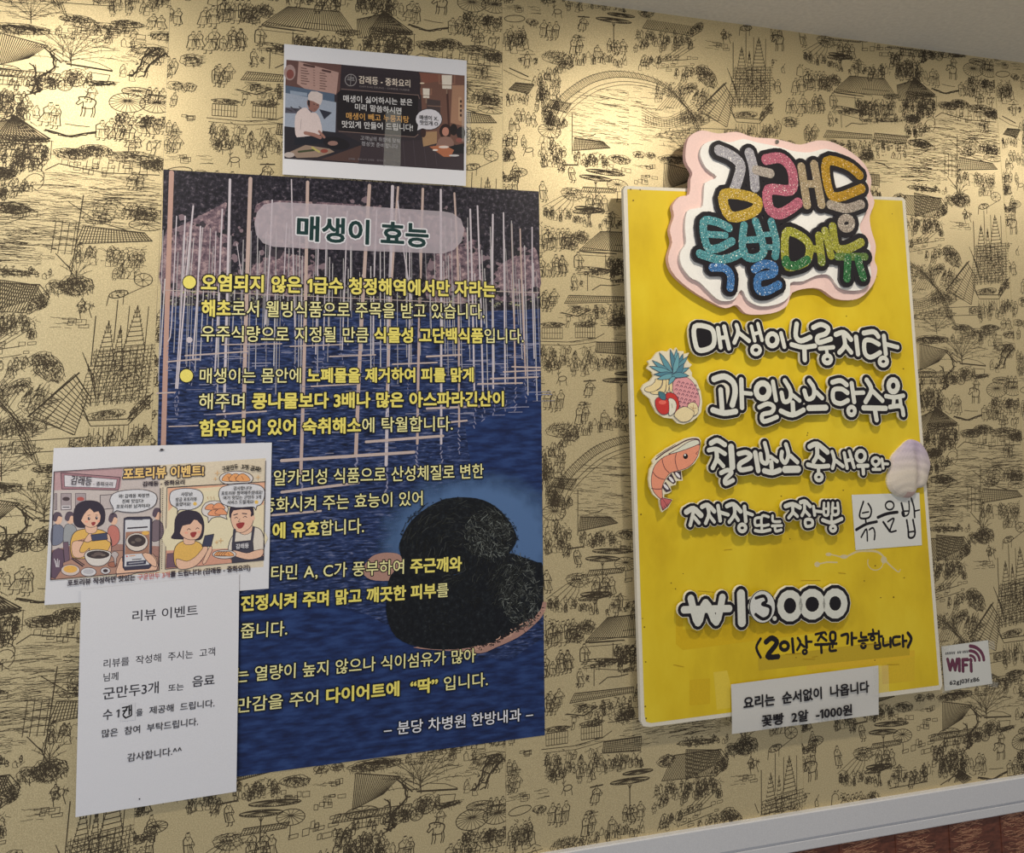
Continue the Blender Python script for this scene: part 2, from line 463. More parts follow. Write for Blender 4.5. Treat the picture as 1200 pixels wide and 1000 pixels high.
GLY = load_glyphs('매생이 효능오염되지 않은 1급수 청정해역에서만 자라는해초로서 웰빙식품으로 주목을 받고 있습니다.우주식량으로 지정될 만큼 식물성 고단백식품입니다.매생이는 몸안에 노폐물을 제거하여 피를 맑게해주며 콩나물보다 3배나 많은 아스파라긴산이함유되어 있어 숙취해소에 탁월합니다.알카리성 식품으로 산성체질로 변한중화시켜 주는 효능이 있어에 유효합니다.비타민 A, C가 풍부하여 주근깨와진정시켜 주며 맑고 깨끗한 피부를줍니다.는 열량이 높지 않으나 식이섬유가 많아만감을 주어 다이어트에“딱”– 분당 차병원 한방내과감래등 - 중화요리GAM RAE DEUNG - CHINESE CUISINE매생이 싫어하시는 분은미리 말씀하시면매생이 빼고 누룽지탕맛있게 만들어 드립니다!고객님의 취향에 맞춰정성껏 준비합니다X,O포토리뷰 이벤트!포토리뷰 작성하면 맛있는구운만두3개를 드립니다!()와! 짜장면진짜 맛있다!남겨야지!사장님!방금올렸어요!감사합니다!참여해주셨네요!여기 군만두서비스 드릴게요!공짜!리뷰를 주시는 고객님께또는 음료수을 제공해 드립니다.많은 참여 부탁드립니다.감사합니다.^^요리는 순서없이 나옵니다꽃빵 2알 -1000원WIFI62gj03fz86작성중짜장면짬뽕메뉴특별주문하기')

# ------------------------------------------------------------------ room shell
CEIL_Y, RAIL_Y = 416.7, -966.0
XL, XR = -900.0, 2700.0
wall = struct(solid_box('wall_back', XL, XR, FLOOR_Y, CEIL_Y + 60, -60, -0.6, M_PLASTER))
ceiling = struct(solid_box('ceiling', XL, XR, CEIL_Y, CEIL_Y + 60, -0.5, 2600, M_CEIL))
# white chair rail in two steps
RAIL = [(-0.6, 0), (8, 0), (9.5, -1.5), (9.5, -39), (6.5, -41), (6.5, -43.5), (8, -45), (8, -58), (6, -60), (-0.6, -60)]
def sweep(name, prof, x0, x1, ytop, mat):
    v = []; n = len(prof)
    for x in (x0, x1):
        for z, y in prof: v.append(tuple(W((x, ytop + y, z))))
    f = [(i, (i + 1) % n, n + (i + 1) % n, n + i) for i in range(n)] + [tuple(range(n))[::-1], tuple(range(n, 2 * n))]
    me = bpy.data.meshes.new(name); me.from_pydata(v, [], f); me.materials.append(mat)
    o = bpy.data.objects.new(name, me); COL.objects.link(o); return o
rail = struct(sweep('trim_1', RAIL, XL, XR, RAIL_Y, M_TRIM))
# carved wainscot boards below the rail
wains = struct(solid_box('trim_2', XL, XR, FLOOR_Y, RAIL_Y - 58, -0.6, 2.0, M_WOOD))
rw = random.Random(5)
xb = 900.0; pitch = 116.0
k = 0
while xb + k * pitch < 2200:
    x0 = xb + k * pitch
    b = Build(Plane(0), 3.2)
    w_ = 84
    q = [(x0, RAIL_Y - 58), (x0 + w_, RAIL_Y - 58), (x0 + w_, -1320), (x0, -1320)]
    P = [np.array([x, y, 3.2]) for x, y in q]
    b.face3(P[::-1], c(80, 40, 33)); b.wall(P[::-1], 1.4, c(60, 30, 25))
    o = b.make('carved_panel', M_WOOD, parent=wains)
    g = Build(Plane(0), 3.35)
    for j in range(330):
        y = RAIL_Y - 60 - rw.random() * 190; xs = x0 + rw.random() * (w_ - 22) + 2; ln = 8 + rw.random() * 20
        ph = rw.random() * 6
        pts = [np.array([xs + t * ln, y + 2.2 * math.sin(ph + t * 2.4), 3.35 + (j % 40) * .004]) for t in (0, .25, .5, .75, 1)]
        g._stroke(pts, 0.6 + rw.random() * .45, (1, 1, 1))
    s_ = g.make('carved_streaks', M_STREAK, parent=o); s_['kind'] = 'stuff'
    k += 1

# ------------------------------------------------------------------ wallpaper: five visible rolls, one engraved scene printed on each
ROLL = 533.6; X0 = 117.0
ROLLS = {-2: (486, 646), -1: (162, 652), 0: (387, 646), 1: (52, 636), 2: (386, 648), 3: (62, 646), 4: (386, 646)}   # roll index: phase, vertical repeat
PW = Plane(0)
SEG = []      # u0, v0, u1, v1, width mm
def uv(px, py):
    q = PW.at(px, py); r = math.floor((q[0] - X0) / ROLL); r = max(-1, min(3, r)); return q, r
class Ink:
    """draws a motif at the place one copy of it has in the photograph"""
    def __init__(s, x, y, w=0.75):
        q, r = uv(x, y); s.r = r; s.w = w; s.ph, s.per = ROLLS[r]
    def L(s, pts, w=None):
        w = w or s.w; last = None
        for x, y in pts:
            q = PW.at3(x, y); u = q[0] - X0 - s.r * ROLL; v = (q[1] - s.ph) / s.per * 640
            if last: SEG.append((last[0], last[1], u, v, w))
            last = (u, v)
R_ = random.Random(11)
def jit(a): return (R_.random() - .5) * 2 * a
def person(k, x, y, h, full=True):
    """x, y: top of the head; h: height in px"""
    r = h * .075; w = h * .19 * (0.8 + R_.random() * .5); d = jit(w * .6); tw = 1 if R_.random() < .5 else -1
    k.L([(x - r * .6, y + r * .7), (x + r * .5, y + r * .5)], k.w * 1.9)
    k.L([(x - r, y + r), (x - r * .9, y + r * 2.3), (x + r * .6, y + r * 2.5), (x + r, y + r * 1.1)], k.w * .7)
    sh = y + h * .2; hem = y + h * (.84 + jit(.04))
    k.L([(x - r, sh - h * .02), (x - w * .85, sh + h * .09), (x - w * (.7 + .3 * R_.random()), y + h * .5), (x - w + d, hem)], k.w * (1.5 if tw > 0 else .9))
    k.L([(x + r, sh - h * .02), (x + w * .85, sh + h * .1), (x + w * (.5 + .3 * R_.random()), y + h * .5), (x + w * .9 + d, hem)], k.w * (1.5 if tw < 0 else .9))
    k.L([(x - w + d, hem), (x + d, hem + h * .03), (x + w * .9 + d, hem)], k.w * .9)
    if full:
        k.L([(x + tw * w * .8, sh + h * .1), (x + tw * w * 1.3, sh + h * .26), (x - tw * w * .1, sh + h * .25)], k.w * .9)
        k.L([(x + tw * w * 1.3, sh + h * .26), (x + tw * w * .9, sh + h * .38), (x + tw * w * .2, sh + h * .32)], k.w * .7)
        k.L([(x - r, sh), (x, sh + h * .13), (x + r * .6, sh)], k.w * .7)
        for _ in range(4): a = jit(w * .7); k.L([(x + a, y + h * (.4 + R_.random() * .1)), (x + a + jit(1) + d * .6, hem - 1)], k.w * .6)
        k.L([(x - w * .6, y + h * .47), (x + w * .5, y + h * .46)], k.w * 1.2)
        k.L([(x - w * .4 + d, hem), (x - w * .4 + d, y + h * .98), (x - w * .8 + d, y + h)], k.w * 1.3); k.L([(x + w * .4 + d, hem), (x + w * .4 + d, y + h * .97), (x + w * .1 + d, y + h)], k.w * 1.3)
def group(x, y, n, h, sp=None, w=.7):
    k = Ink(x, y, w); sp = sp or h * .34
    for i in range(n): person(k, x + (i - (n - 1) / 2) * sp + jit(1), y + jit(h * .08), h * (0.9 + R_.random() * .15))
def crowd(x0, y0, x1, y1, n, h=9, w=.6):
    k = Ink((x0 + x1) / 2, (y0 + y1) / 2, w); n = int(n * .75)
    for _ in range(n):
        x = x0 + R_.random() * (x1 - x0); y = y0 + R_.random() * max(0, (y1 - y0 - h * .5)) + (0)
        person(k, x, y, h * (.8 + R_.random() * .4), R_.random() < .35)
    for _ in range(n):
        x = x0 + R_.random() * (x1 - x0); y = y0 + R_.random() * (y1 - y0)
        k.L([(x, y), (x + jit(3), y + jit(2)), (x + jit(4), y + jit(3))], w * .9)
def roof(q, n, tiles=0, w=.8, edge=1.3):
    """q: TL, TR, BR, BL; n ribs from ridge to eave"""
    (a, b, c_, d) = q
    k = Ink(sum(p[0] for p in q) / 4, sum(p[1] for p in q) / 4, w)
    for i in range(n + 1):
        t = i / n
        p = (a[0] + (b[0] - a[0]) * t, a[1] + (b[1] - a[1]) * t); s_ = (d[0] + (c_[0] - d[0]) * t, d[1] + (c_[1] - d[1]) * t)
        m_ = ((p[0] + s_[0]) / 2 + (s_[0] - p[0]) * .03, (p[1] + s_[1]) / 2 + .4)
        k.L([p, m_, s_], w * 1.25)
    for i in range(tiles):
        t = (i + .5) / tiles
        p = (a[0] + (d[0] - a[0]) * t, a[1] + (d[1] - a[1]) * t); s_ = (b[0] + (c_[0] - b[0]) * t, b[1] + (c_[1] - b[1]) * t)
        m = max(3, int(n * 1.0))
        for j in range(m):
            u, v_ = (j + .15) / m, (j + .75) / m
            k.L([(p[0] + (s_[0] - p[0]) * u, p[1] + (s_[1] - p[1]) * u), (p[0] + (s_[0] - p[0]) * v_, p[1] + (s_[1] - p[1]) * v_)], w * .8)
    k.L([a, b], edge); k.L([d, c_], edge * .8); k.L([a, d], edge * .6); k.L([b, c_], edge * .6)
def blob(cx, cy, rx, ry, n, ln=2.2, w=.8, ang=None, rot=0):
    """engraved clump: parallel hatching of varying density, bumpy outline, a few dark accents"""
    k = Ink(cx, cy, w); cr, sr = math.cos(math.radians(rot)), math.sin(math.radians(rot))
    A_n = int(n * 1.25); ha = R_.choice((0, 20, 70, 110)) if ang is None else ang
    def P(a, r):
        x, y = rx * r * math.cos(a), ry * r * math.sin(a); return cx + x * cr - y * sr, cy + x * sr + y * cr
    bump = [R_.random() * .22 + .86 for _ in range(17)]; bump.append(bump[0])
    def rad(a): t = (a % 6.2832) / 6.2832 * 17; i = int(t); return bump[min(i, 16)] * (1 - t + i) + bump[min(i + 1, 17)] * (t - i)
    for _ in range(A_n):
        a = R_.random() * 6.283; r = math.sqrt(R_.random()) * rad(a); x, y = P(a, r)
        t = math.radians(ha + rot + jit(16)); l = ln * (.6 + R_.random() * .9)
        if R_.random() < .3: t += 1.2
        k.L([(x, y), (x + l * math.cos(t), y + l * math.sin(t))], .42 + R_.random() * .25)
    for _ in range(int(n * .22)):
        a = R_.random() * 6.283; x, y = P(a, R_.random() * .9); t = R_.random() * 6.28
        k.L([(x, y), (x + ln * .4 * math.cos(t), y + ln * .4 * math.sin(t))], w * 1.5)
    out = []
    for i in range(35): a = 6.2832 * i / 34; out.append(P(a, rad(a) + jit(.05)))
    if n > 30: k.L(out, .7)
    for _ in range(max(1, int(n / 28))):
        a = R_.random() * 6.283; x, y = P(a, .5 * R_.random()); q = .25 + R_.random() * .3
        k.L([(x + rx * q * math.cos(t_) , y + ry * q * math.sin(t_)) for t_ in np.linspace(3.3, 6.1, 7)], .8)
def umb(cx, cy, rx, ry, n=16, pole=0):
    k = Ink(cx, cy, .7)
    k.L(ring(cx, cy, rx, ry, 20) + [(cx + rx, cy)], 1.0)
    for i in range(n):
        a = 6.283 * i / n; k.L([(cx + rx * .12 * math.cos(a), cy - ry * .2 + ry * .12 * math.sin(a)), (cx + rx * math.cos(a), cy + ry * math.sin(a))])
    k.L([(cx - 1, cy - ry * .2), (cx + 1, cy - ry * .2)], 2)
    if pole: k.L([(cx, cy + ry), (cx, cy + ry + pole)], 1.1)
def umbflat(cx, cy, rx, ry, pole=0, dark=14):
    k = Ink(cx, cy, .8)
    k.L(ring(cx, cy, rx, ry, 20) + [(cx + rx, cy)], .9)
    for i in range(dark):
        t = -1 + 2 * (i + .5) / dark; w_ = math.sqrt(max(0, 1 - t * t))
        k.L([(cx, cy - ry * .6), (cx + rx * t, cy + ry * w_)], .7); k.L([(cx, cy - ry * .6), (cx + rx * t, cy - ry * w_ * .9)], .6)
    k.L([(cx - rx, cy), (cx, cy + ry), (cx + rx, cy)], 1.0)
    if pole: k.L([(cx, cy + ry), (cx, cy + pole)], 1.4); k.L([(cx - 2, cy + ry + 1), (cx, cy + ry + 5), (cx + 2, cy + ry + 1)], 1)
def tree(x, y, h, sp, n=9, w=1.0):
    k = Ink(x, y, w)
    k.L([(x, y), (x - h * .06, y - h * .5)], w * 1.6)
    for i in range(n):
        a = (i / (n - 1) - .5) * sp; l = h * (.75 + R_.random() * .35)
        p = (x - h * .03, y - h * .25 * R_.random() - h * .1); q_ = (p[0] + math.sin(a) * l * .6, p[1] - math.cos(a) * l * .55); e = (p[0] + math.sin(a * 1.1) * l, p[1] - math.cos(a * 1.1) * l * .9)
        k.L([p, q_, e], w * .75)
        for _ in range(3):
            t = .4 + R_.random() * .5; s_ = (p[0] + (e[0] - p[0]) * t, p[1] + (e[1] - p[1]) * t)
            k.L([s_, (s_[0] + jit(h * .12) , s_[1] - h * .14)], w * .55)
def gnarl(pts, w=2.2):
    k = Ink(*pts[0], w); k.L([(x + jit(.7), y + jit(.7)) for x, y in smooth(pts, False, 4)])
    k.L([(x + 1.6 + jit(1), y + jit(1)) for x, y in smooth(pts, False, 4)], w * .5)
    for x, y in smooth(pts, False, 3): k.L([(x + jit(2), y + jit(2)), (x + jit(4), y + jit(3))], w * .7)
def water(x0, y0, x1, y1, n, slope=0.02, ln=14):
    k = Ink((x0 + x1) / 2, (y0 + y1) / 2, .55)
    for _ in range(n):
        x = x0 + R_.random() * (x1 - x0); y = y0 + R_.random() * (y1 - y0) + slope * (x - x0); l = ln * (.3 + R_.random()); l = min(l, x1 - x + 2)
        k.L([(x, y + jit(.6)), (x + l * .3, y + jit(.7)), (x + l * .6, y + jit(.8)), (x + l, y + slope * l + jit(.6))], .36 + R_.random() * .26)
def wheel(cx, cy, r):
    k = Ink(cx, cy, .8); k.L(ring(cx, cy, r, r, 14) + [(cx + r, cy)], 1)
    for i in range(4): a = i * .785; k.L([(cx - r * math.cos(a), cy - r * math.sin(a)), (cx + r * math.cos(a), cy + r * math.sin(a))], .6)
def rider(x, y, h):
    k = Ink(x, y, .8); person(k, x + 1, y, h * .55)
    k.L(smooth([(x - h * .2, y + h * .5), (x - h * .22, y + h * .42), (x - h * .05, y + h * .4), (x + h * .15, y + h * .5), (x + h * .13, y + h * .7)], False, 4), 1.6)
    k.L([(x - h * .2, y + h * .5), (x - h * .27, y + h * .62), (x - h * .22, y + h * .66), (x - h * .12, y + h * .55), (x - h * .1, y + h * .75), (x + h * .12, y + h * .74)], 1.2)
    for a in (-.13, -.06, .1, .15): k.L([(x + h * a, y + h * .7), (x + h * (a + .02), y + h * .86), (x + h * a, y + h)], 1.2)
def boxes(x0, y0, x1, y1, n, w=.7):
    k = Ink((x0 + x1) / 2, (y0 + y1) / 2, w)
    for _ in range(n):
        x = x0 + R_.random() * (x1 - x0); y = y0 + R_.random() * (y1 - y0); a, b = 2 + R_.random() * 6, 1.5 + R_.random() * 4
        k.L([(x, y), (x + a, y + jit(.6)), (x + a, y + b), (x, y + b), (x, y)])
def house(x0, y0, x1, y1, n=7):
    k = Ink((x0 + x1) / 2, (y0 + y1) / 2, .8)
    k.L([(x0, y0), (x1, y0)], 1.2); k.L([(x0, y1), (x1, y1)], 1)
    for i in range(n + 1): x = x0 + (x1 - x0) * i / n; k.L([(x, y0), (x, y1)], .8)
    k.L([(x0, (y0 + y1) / 2), (x1, (y0 + y1) / 2)], .6)

# --- left half of the repeat, read between the two boards (photo px)
blob(720, 378, 9, 6, 45, 4, 1.1, 20)
group(642, 343, 2, 23, 9, .8)
k = Ink(650, 385, .8)
for x0, x1, yy in ((634, 661, 379), (673, 699, 378)):
    blob((x0 + x1) / 2, yy + 1.5, (x1 - x0) / 2, 2.6, 75, 2, .9)
    house(x0 + 1, yy + 5, x1 - 2, yy + 18, 8)
k.L([(630, 400), (665, 401), (697, 397), (708, 391)], 1); k.L([(632, 404), (668, 405), (698, 401)], .8)
water(664, 395, 732, 401, 12, 0, 10)
roof([(699, 401), (741, 401), (740, 416), (698, 413)], 22, 7, .8)
crowd(634, 403, 672, 430, 42, 12); crowd(672, 405, 700, 436, 34, 12); crowd(698, 415, 742, 433, 40, 10)
for cx, cy in ((650, 431), (659, 444)):
    k = Ink(cx, cy, .9); k.L(ring(cx, cy, 5, 3, 10, -12) + [(cx + 5, cy)], 1.1); k.L([(cx - 4, cy), (cx - 7, cy + 6)]); k.L([(cx + 4, cy + 1), (cx + 5, cy + 8)]); k.L([(cx - 3, cy + 2), (cx - 3, cy + 8)]); k.L([(cx - 4, cy - 2), (cx - 6, cy - 7)]); k.L([(cx - 5, cy - 5), (cx - 2, cy - 8)])
k = Ink(690, 445, .9); person(k, 691, 445, 21); k.L([(684, 447), (698, 446)], 1.8); k.L([(689, 452), (684, 459)], 1.2)
group(650, 458, 3, 26, 7, .8)
group(682, 472, 2, 27, 7, .9); blob(683, 474, 6, 5, 14, 4, .8)
umbflat(737, 438, 17, 2.4); umbflat(728, 446, 22, 3, 36)
group(731, 470, 4, 20, 5.5, .8); group(709, 480, 1, 20, 6, .8)
# bridge crowd and arch
blob(660, 505, 20, 8, 90, 4, .7, -60); blob(668, 512, 10, 5, 60, 3, .9, -50)
for i in range(60):
    t = i / 59; x = 632 + 110 * t; y = 545 - 42 * math.sin(min(1, t * 1.35) * 1.57)
    person(Ink(690, 520, .6), x + jit(3), y - 10 + jit(5), 10, False)
crowd(636, 520, 662, 560, 40, 12); crowd(640, 560, 660, 590, 26, 12)
k = Ink(690, 560, .8)
arc1 = smooth([(652, 600), (662, 570), (684, 545), (710, 527), (745, 518), (790, 524), (822, 552), (838, 590)], False, 8)
arc2 = [(x + 4, y + 5) for x, y in arc1]; arc0 = [(x - 6, y - 7) for x, y in arc1]
k.L(arc1, 1.0); k.L(arc2, .9); k.L(arc0, .9); k.L([(x + 7, y + 9) for x, y in arc1], .8)
for (a, b), (d, e) in zip(arc1, arc0):
    k.L([(a, b), (d, e)], .8); k.L([(a + 2, b), (d + 2, e - 2)], .6); k.L([(a - 2, b + 1), (d - 2, e)], .6)
roof([(650, 560), (676, 562), (670, 575), (645, 570)], 16, 5, .7)
crowd(642, 574, 670, 592, 28, 11); umb(649, 601, 14, 9, 14)
crowd(636, 606, 668, 645, 50, 13)
k = Ink(677, 600, 1); k.L([(677, 575), (677, 628)], 1.1)
water(668, 545, 745, 606, 120, .02, 14); water(700, 535, 745, 548, 16)
k.L([(706, 556), (742, 558)], 1); k.L([(706, 546), (742, 549)], .8); k.L([(690, 602), (702, 600), (706, 597)], 1.2)
roof([(680, 606), (715, 606), (724, 613), (678, 623)], 26, 7, .8)
crowd(680, 622, 722, 640, 44, 9); blob(735, 626, 14, 6, 110, 2.2, .8); boxes(715, 632, 745, 646, 10)
umbflat(718, 646, 24, 3.2); umbflat(706, 655, 20, 3.4, 26)
umb(733, 661, 13, 8, 14, 12)
k = Ink(678, 642, .9); person(k, 676, 641, 24); k.L([(668, 643), (683, 641)], 2); blob(664, 650, 5, 3, 12, 3)
group(641, 669, 1, 28, 8, .9); group(705, 672, 2, 21, 12, .8)
blob(677, 680, 14, 8, 60, 4, .9, -20)
k = Ink(660, 700, .9)
for i in range(5): k.L([(640 + i * 7, 702 + i * 3), (662 + i * 4, 686 + i * 2), (676 + i, 678)], .8)
crowd(642, 698, 676, 714, 24, 11); crowd(676, 706, 700, 718, 14, 9)
umbflat(699, 697, 19, 3.6, 22)
k = Ink(727, 698, .8); person(k, 727, 695, 21); blob(719, 709, 4, 4, 22, 2.2, .9); blob(735, 709, 4, 4, 22, 2.2, .9); k.L([(717, 703), (737, 703)], .9); k.L([(720, 700), (726, 697), (734, 700)], .8)
crowd(632, 722, 648, 748, 4, 22, .8)
# --- stall under the double roofed house: ink between x=630 and 745
blob(688, 735, 9, 8, 90, 3.5, .6, -70); blob(676, 748, 8, 5, 40, 2.5, .7)
k = Ink(700, 760, 1.1)
group(661, 760, 2, 26, 8, .85); group(684, 754, 1, 24, 6, 1.0)
k.L([(690, 748), (745, 747)], 1); k.L([(690, 754), (720, 752)], .7); k.L([(718, 754), (720, 770)], 1.0)
blob(712, 774, 26, 2.4, 70, 3, 1.3, 10); crowd(722, 756, 742, 776, 14, 14, .8)
k.L([(698, 784), (738, 786)], .9); k.L([(702, 802), (712, 794), (725, 793), (736, 790)], 1.3); k.L([(696, 782), (696, 804)], 1.1)
group(679, 783, 1, 22, 6, .8); blob(688, 795, 2.5, 4, 16, 2, 1); blob(677, 803, 3, 2.5, 14, 2, 1)
group(643, 776, 2, 20, 8, .8)
for i in range(5): k.L([(672 + i * 4, 826 + i), (684 + i * 4, 824 + i)], .8); k.L([(673 + i * 5, 836), (686 + i * 5, 828)], .8)
k.L([(664, 837), (684, 839), (700, 828)], 1.5); water(650, 838, 715, 845, 12, -.06, 9)

water(745, 526, 802, 604, 90, .02, 14); water(800, 556, 832, 600, 26, .02, 10)
k = Ink(603, 22, .9); k.L(ring(603, 22, 12, 4, 16) + [(615, 22)], 1.1); crowd(592, 28, 616, 54, 13, 20, .7); group(604, 34, 5, 20, 5, .7)
k = Ink(618, 64, .8); person(k, 618, 60, 20); blob(610, 70, 3.6, 4, 20, 2.2, .9); blob(628, 71, 3.6, 4, 20, 2.2, .9); k.L([(609, 64), (627, 64)], .9); k.L([(612, 60), (618, 57), (625, 61)], .8)
k.L([(597, 80), (606, 84), (619, 90)], 1.8); k.L([(590, 82), (610, 92), (622, 95)], .9)
roof([(604, 97), (626, 99), (619, 110), (596, 105)], 18, 4, .8); crowd(594, 107, 622, 121, 16, 9)
for x, y, n in ((609, 126, 2), (602, 138, 2), (598, 156, 3), (613, 158, 1), (629, 116, 1), (622, 132, 2), (634, 104, 2)): group(x, y, n, 17, 6, .7)
k = Ink(620, 176, .9); k.L(ring(620, 176, 5, 2.6, 10, -12) + [(625, 176)], 1.1); k.L([(616, 176), (613, 183)]); k.L([(624, 177), (625, 184)]); k.L([(616, 174), (614, 170)]); group(604, 190, 1, 22, 6, .8); umb(608, 202, 10, 5, 12)
crowd(592, 168, 612, 184, 8, 12)

# --- right half of the repeat: pagoda quarter (read in the top right)
roof([(766, 12), (816, 19), (808, 42), (753, 33)], 28, 0, .9)
blob(816, 33, 9, 4, 80, 2.2, .9, None, -40); k = Ink(815, 30); k.L([(816, 19), (824, 30), (822, 36), (811, 43)], 1.1)
crowd(745, 34, 812, 56, 80, 9); blob(757, 15, 9, 6, 90, 2.2, .8)
k = Ink(790, 60, .9)
for i in range(4): k.L([(776 + i * 5, 70), (796 + i * 6, 55)], .8)
k.L([(772, 72), (806, 70)], 1); k.L([(773, 80), (808, 77)], .9); boxes(775, 58, 812, 84, 16); crowd(750, 64, 775, 82, 22, 9); crowd(790, 78, 812, 92, 20, 9)
k = Ink(850, 42, .9); person(k, 848, 34, 12); blob(852, 41, 6, 5, 22, 3, .9); k.L([(847, 44), (848, 51)], 1); k.L([(854, 45), (856, 51)], 1)
k = Ink(880, 34, .9); k.L(ring(874, 33, 7, 3.2, 12, -6) + [(881, 33)], 1.2); blob(874, 32, 6, 2, 16, 3, .8); k.L([(867, 34), (866, 42)], 1.0); k.L([(878, 36), (878, 42)]); k.L([(880, 34), (896, 27)], .9)
# pagoda
k = Ink(876, 100, .8)
k.L([(859, 50), (859, 92)], 1.3); k.L([(874, 38), (874, 74)], 1.2); k.L([(897, 46), (897, 80)], 1.0); k.L([(883, 44), (883, 76)], 1.0); k.L([(906, 72), (907, 96)], 1)
for cx, top, bw in ((869, 55, 8), (878, 60, 5), (889, 44, 9)):
    for i in range(9):
        yy = top + 6 + i * 4; w_ = bw * (.22 + .09 * i); k.L([(cx - w_, yy), (cx + w_, yy)], 1.1); k.L([(cx - w_, yy - 2), (cx - w_ * .8, yy)], .8); k.L([(cx + w_, yy - 2), (cx + w_ * .8, yy)], .8)
    k.L([(cx, top), (cx - bw * .95, top + 40)], .7); k.L([(cx, top), (cx + bw * .95, top + 40)], .7); k.L([(cx, top), (cx, top + 10)], 1.2)
for i in range(15):
    yy = 80 + i * 3.1; l = 860 - min(6, i * .6); r_ = 905 - i * .1
    k.L([(l, yy), (r_, yy - 1)], .75)
    for j in range(16): x = l + (r_ - l) * (j + R_.random() * .6) / 16; k.L([(x, yy), (x + jit(1.6), yy + 3)], .75)
for i in range(9): x = 862 + i * 5; k.L([(x, 78), (x - 1, 126)], .9)
for i in range(5): k.L([(852 + i * 2.4, 80 + i * 5), (856 + i * 2, 90 + i * 6), (861 + i, 100 + i * 6)], 1)
blob(884, 104, 20, 22, 190, 3, .75, None)
k.L([(855, 125), (861, 138), (889, 140), (907, 119)], 1.4); k.L([(857, 132), (863, 143), (890, 145), (909, 123)], 1.1)
blob(874, 134, 14, 3.2, 90, 2, .9); blob(899, 128, 9, 3, 60, 2, .9, None, -48)
for i in range(12): k.L([(862 + i * 3.6, 145), (862 + i * 3.6, 158)], .7)
crowd(862, 146, 905, 166, 26, 12)
roof([(848, 98), (859, 116), (852, 149), (818, 130)], 3, 0, .8)
k = Ink(840, 125, 1.0)
for i in range(14): t = i / 13; k.L([(848 - 30 * t, 98 + 31 * t), (856 + 4 * (1 - t) - 5 * t, 116 + 33 * t)] if 0 else [(849 - 29 * t, 99 + 30 * t), (862 - 11 * t, 120 + 29 * t)], 1.0)
k.L([(851, 97), (817, 130)], 2.0)
blob(828, 90, 15, 9, 190, 3, .8, None, 42); blob(822, 82, 9, 6, 60, 3, .8); blob(822, 118, 12, 10, 80, 6, .55, -70); blob(812, 140, 20, 8, 110, 5, .55, -75)
tree(822, 148, 24, 2.6, 13, .7)
for i in range(9): k2 = Ink(790, 120, .8); k2.L([(768 + i * 4, 130 - i * .5), (786 + i * 3.4, 110 - i * 1.2), (800 + i * 2.4, 92 + i * 2)], .75)
for i in range(7): k2.L(smooth([(752, 126 + i * 3.2), (780, 138 + i * 2.2), (812, 122 + i * 3.4)], False, 5), .75)
for i in range(18): x = 756 + i * 3.1; k2.L([(x, 136 + 4 * math.sin(i / 5)), (x + 1, 146 + 3 * math.sin(i / 5))], .7)
crowd(766, 96, 800, 118, 24, 9); blob(806, 104, 12, 5, 70, 3, .8, None, -25)
k2 = Ink(840, 152, .9); k2.L([(808, 150), (864, 152), (864, 162), (808, 160), (808, 150)], 1); k2.L([(849, 151), (849, 161)], 1); blob(855, 156, 6, 4, 50, 1.6, .8); blob(800, 158, 30, 5, 60, 4, .6, -70)
# --- boats and villages, roofs with bare trees (read down the right edge)
blob(1092, 398, 20, 5, 120, 3.5, .7, 10); tree(1098, 392, 30, 2.4, 12, .75)
for cx, cy, rx, ry in ((1126, 384, 12, 3.5), (1144, 389, 20, 4), (1160, 384, 11, 3.5), (1188, 392, 12, 4)): blob(cx, cy, rx, ry, 90, 2.6, .9)
boxes(1115, 388, 1168, 402, 26); crowd(1115, 388, 1168, 402, 18, 8)
water(1078, 362, 1106, 396, 26, 0, 10)
tree(1128, 428, 30, 2.6, 15, .8); tree(1122, 420, 22, 2.8, 11, .6)
roof([(1078, 403), (1111, 411), (1100, 424), (1078, 434)], 22, 0, .85)
blob(1092, 398, 18, 3, 60, 3, .8)
gnarl([(1113, 416), (1117, 430), (1108, 442), (1110, 452), (1105, 456)], 2.2); gnarl([(1104, 430), (1107, 446), (1104, 456)], 2.0); gnarl([(1110, 414), (1122, 425)], 1.8)
wheel(1133, 440, 6); wheel(1126, 446, 5); blob(1132, 437, 10, 7, 50, 4, .8); crowd(1118, 428, 1142, 452, 14, 9)
k = Ink(1140, 425, 1.0); k.L([(1124, 425), (1132, 420), (1146, 423), (1155, 428)], .8); k.L([(1125, 426), (1155, 429)], 2.2); k.L([(1142, 432), (1154, 433), (1153, 440), (1142, 439), (1142, 432)], .9); k.L([(1142, 441), (1155, 442)], 1.6)
gnarl([(1183, 404), (1175, 412), (1172, 424), (1168, 432)], 2.4); gnarl([(1187, 408), (1178, 420), (1176, 432)], 2.0)
blob(1178, 406, 14, 5, 60, 4, .8); water(1135, 405, 1168, 420, 20, 0, 9); crowd(1158, 416, 1170, 432, 5, 12)
umb(1085, 437, 12, 5, 12); house(1080, 442, 1098, 450, 6); crowd(1083, 452, 1097, 474, 10, 13, .8); crowd(1098, 462, 1112, 485, 12, 12, .7)
group(1121, 462, 2, 24, 6, .8); rider(1143, 443, 30)
k = Ink(1135, 488, 1.2); gn = smooth([(1118, 488), (1126, 490), (1134, 492), (1142, 489), (1151, 486)], False, 5); k.L(gn, 1.9); k.L([(x + jit(1), y + 1 + jit(.7)) for x, y in gn], 1.4); k.L([(1130, 481), (1138, 482), (1146, 482)], .9)
umb(1168, 457, 12, 9, 20); umb(1187, 456, 11, 8, 18); umb(1173, 446, 10, 4, 14)
crowd(1160, 466, 1196, 474, 26, 9, .8); group(1162, 473, 4, 20, 6, .8); group(1186, 468, 3, 18, 6, .8); group(1170, 476, 2, 18, 6, .8)
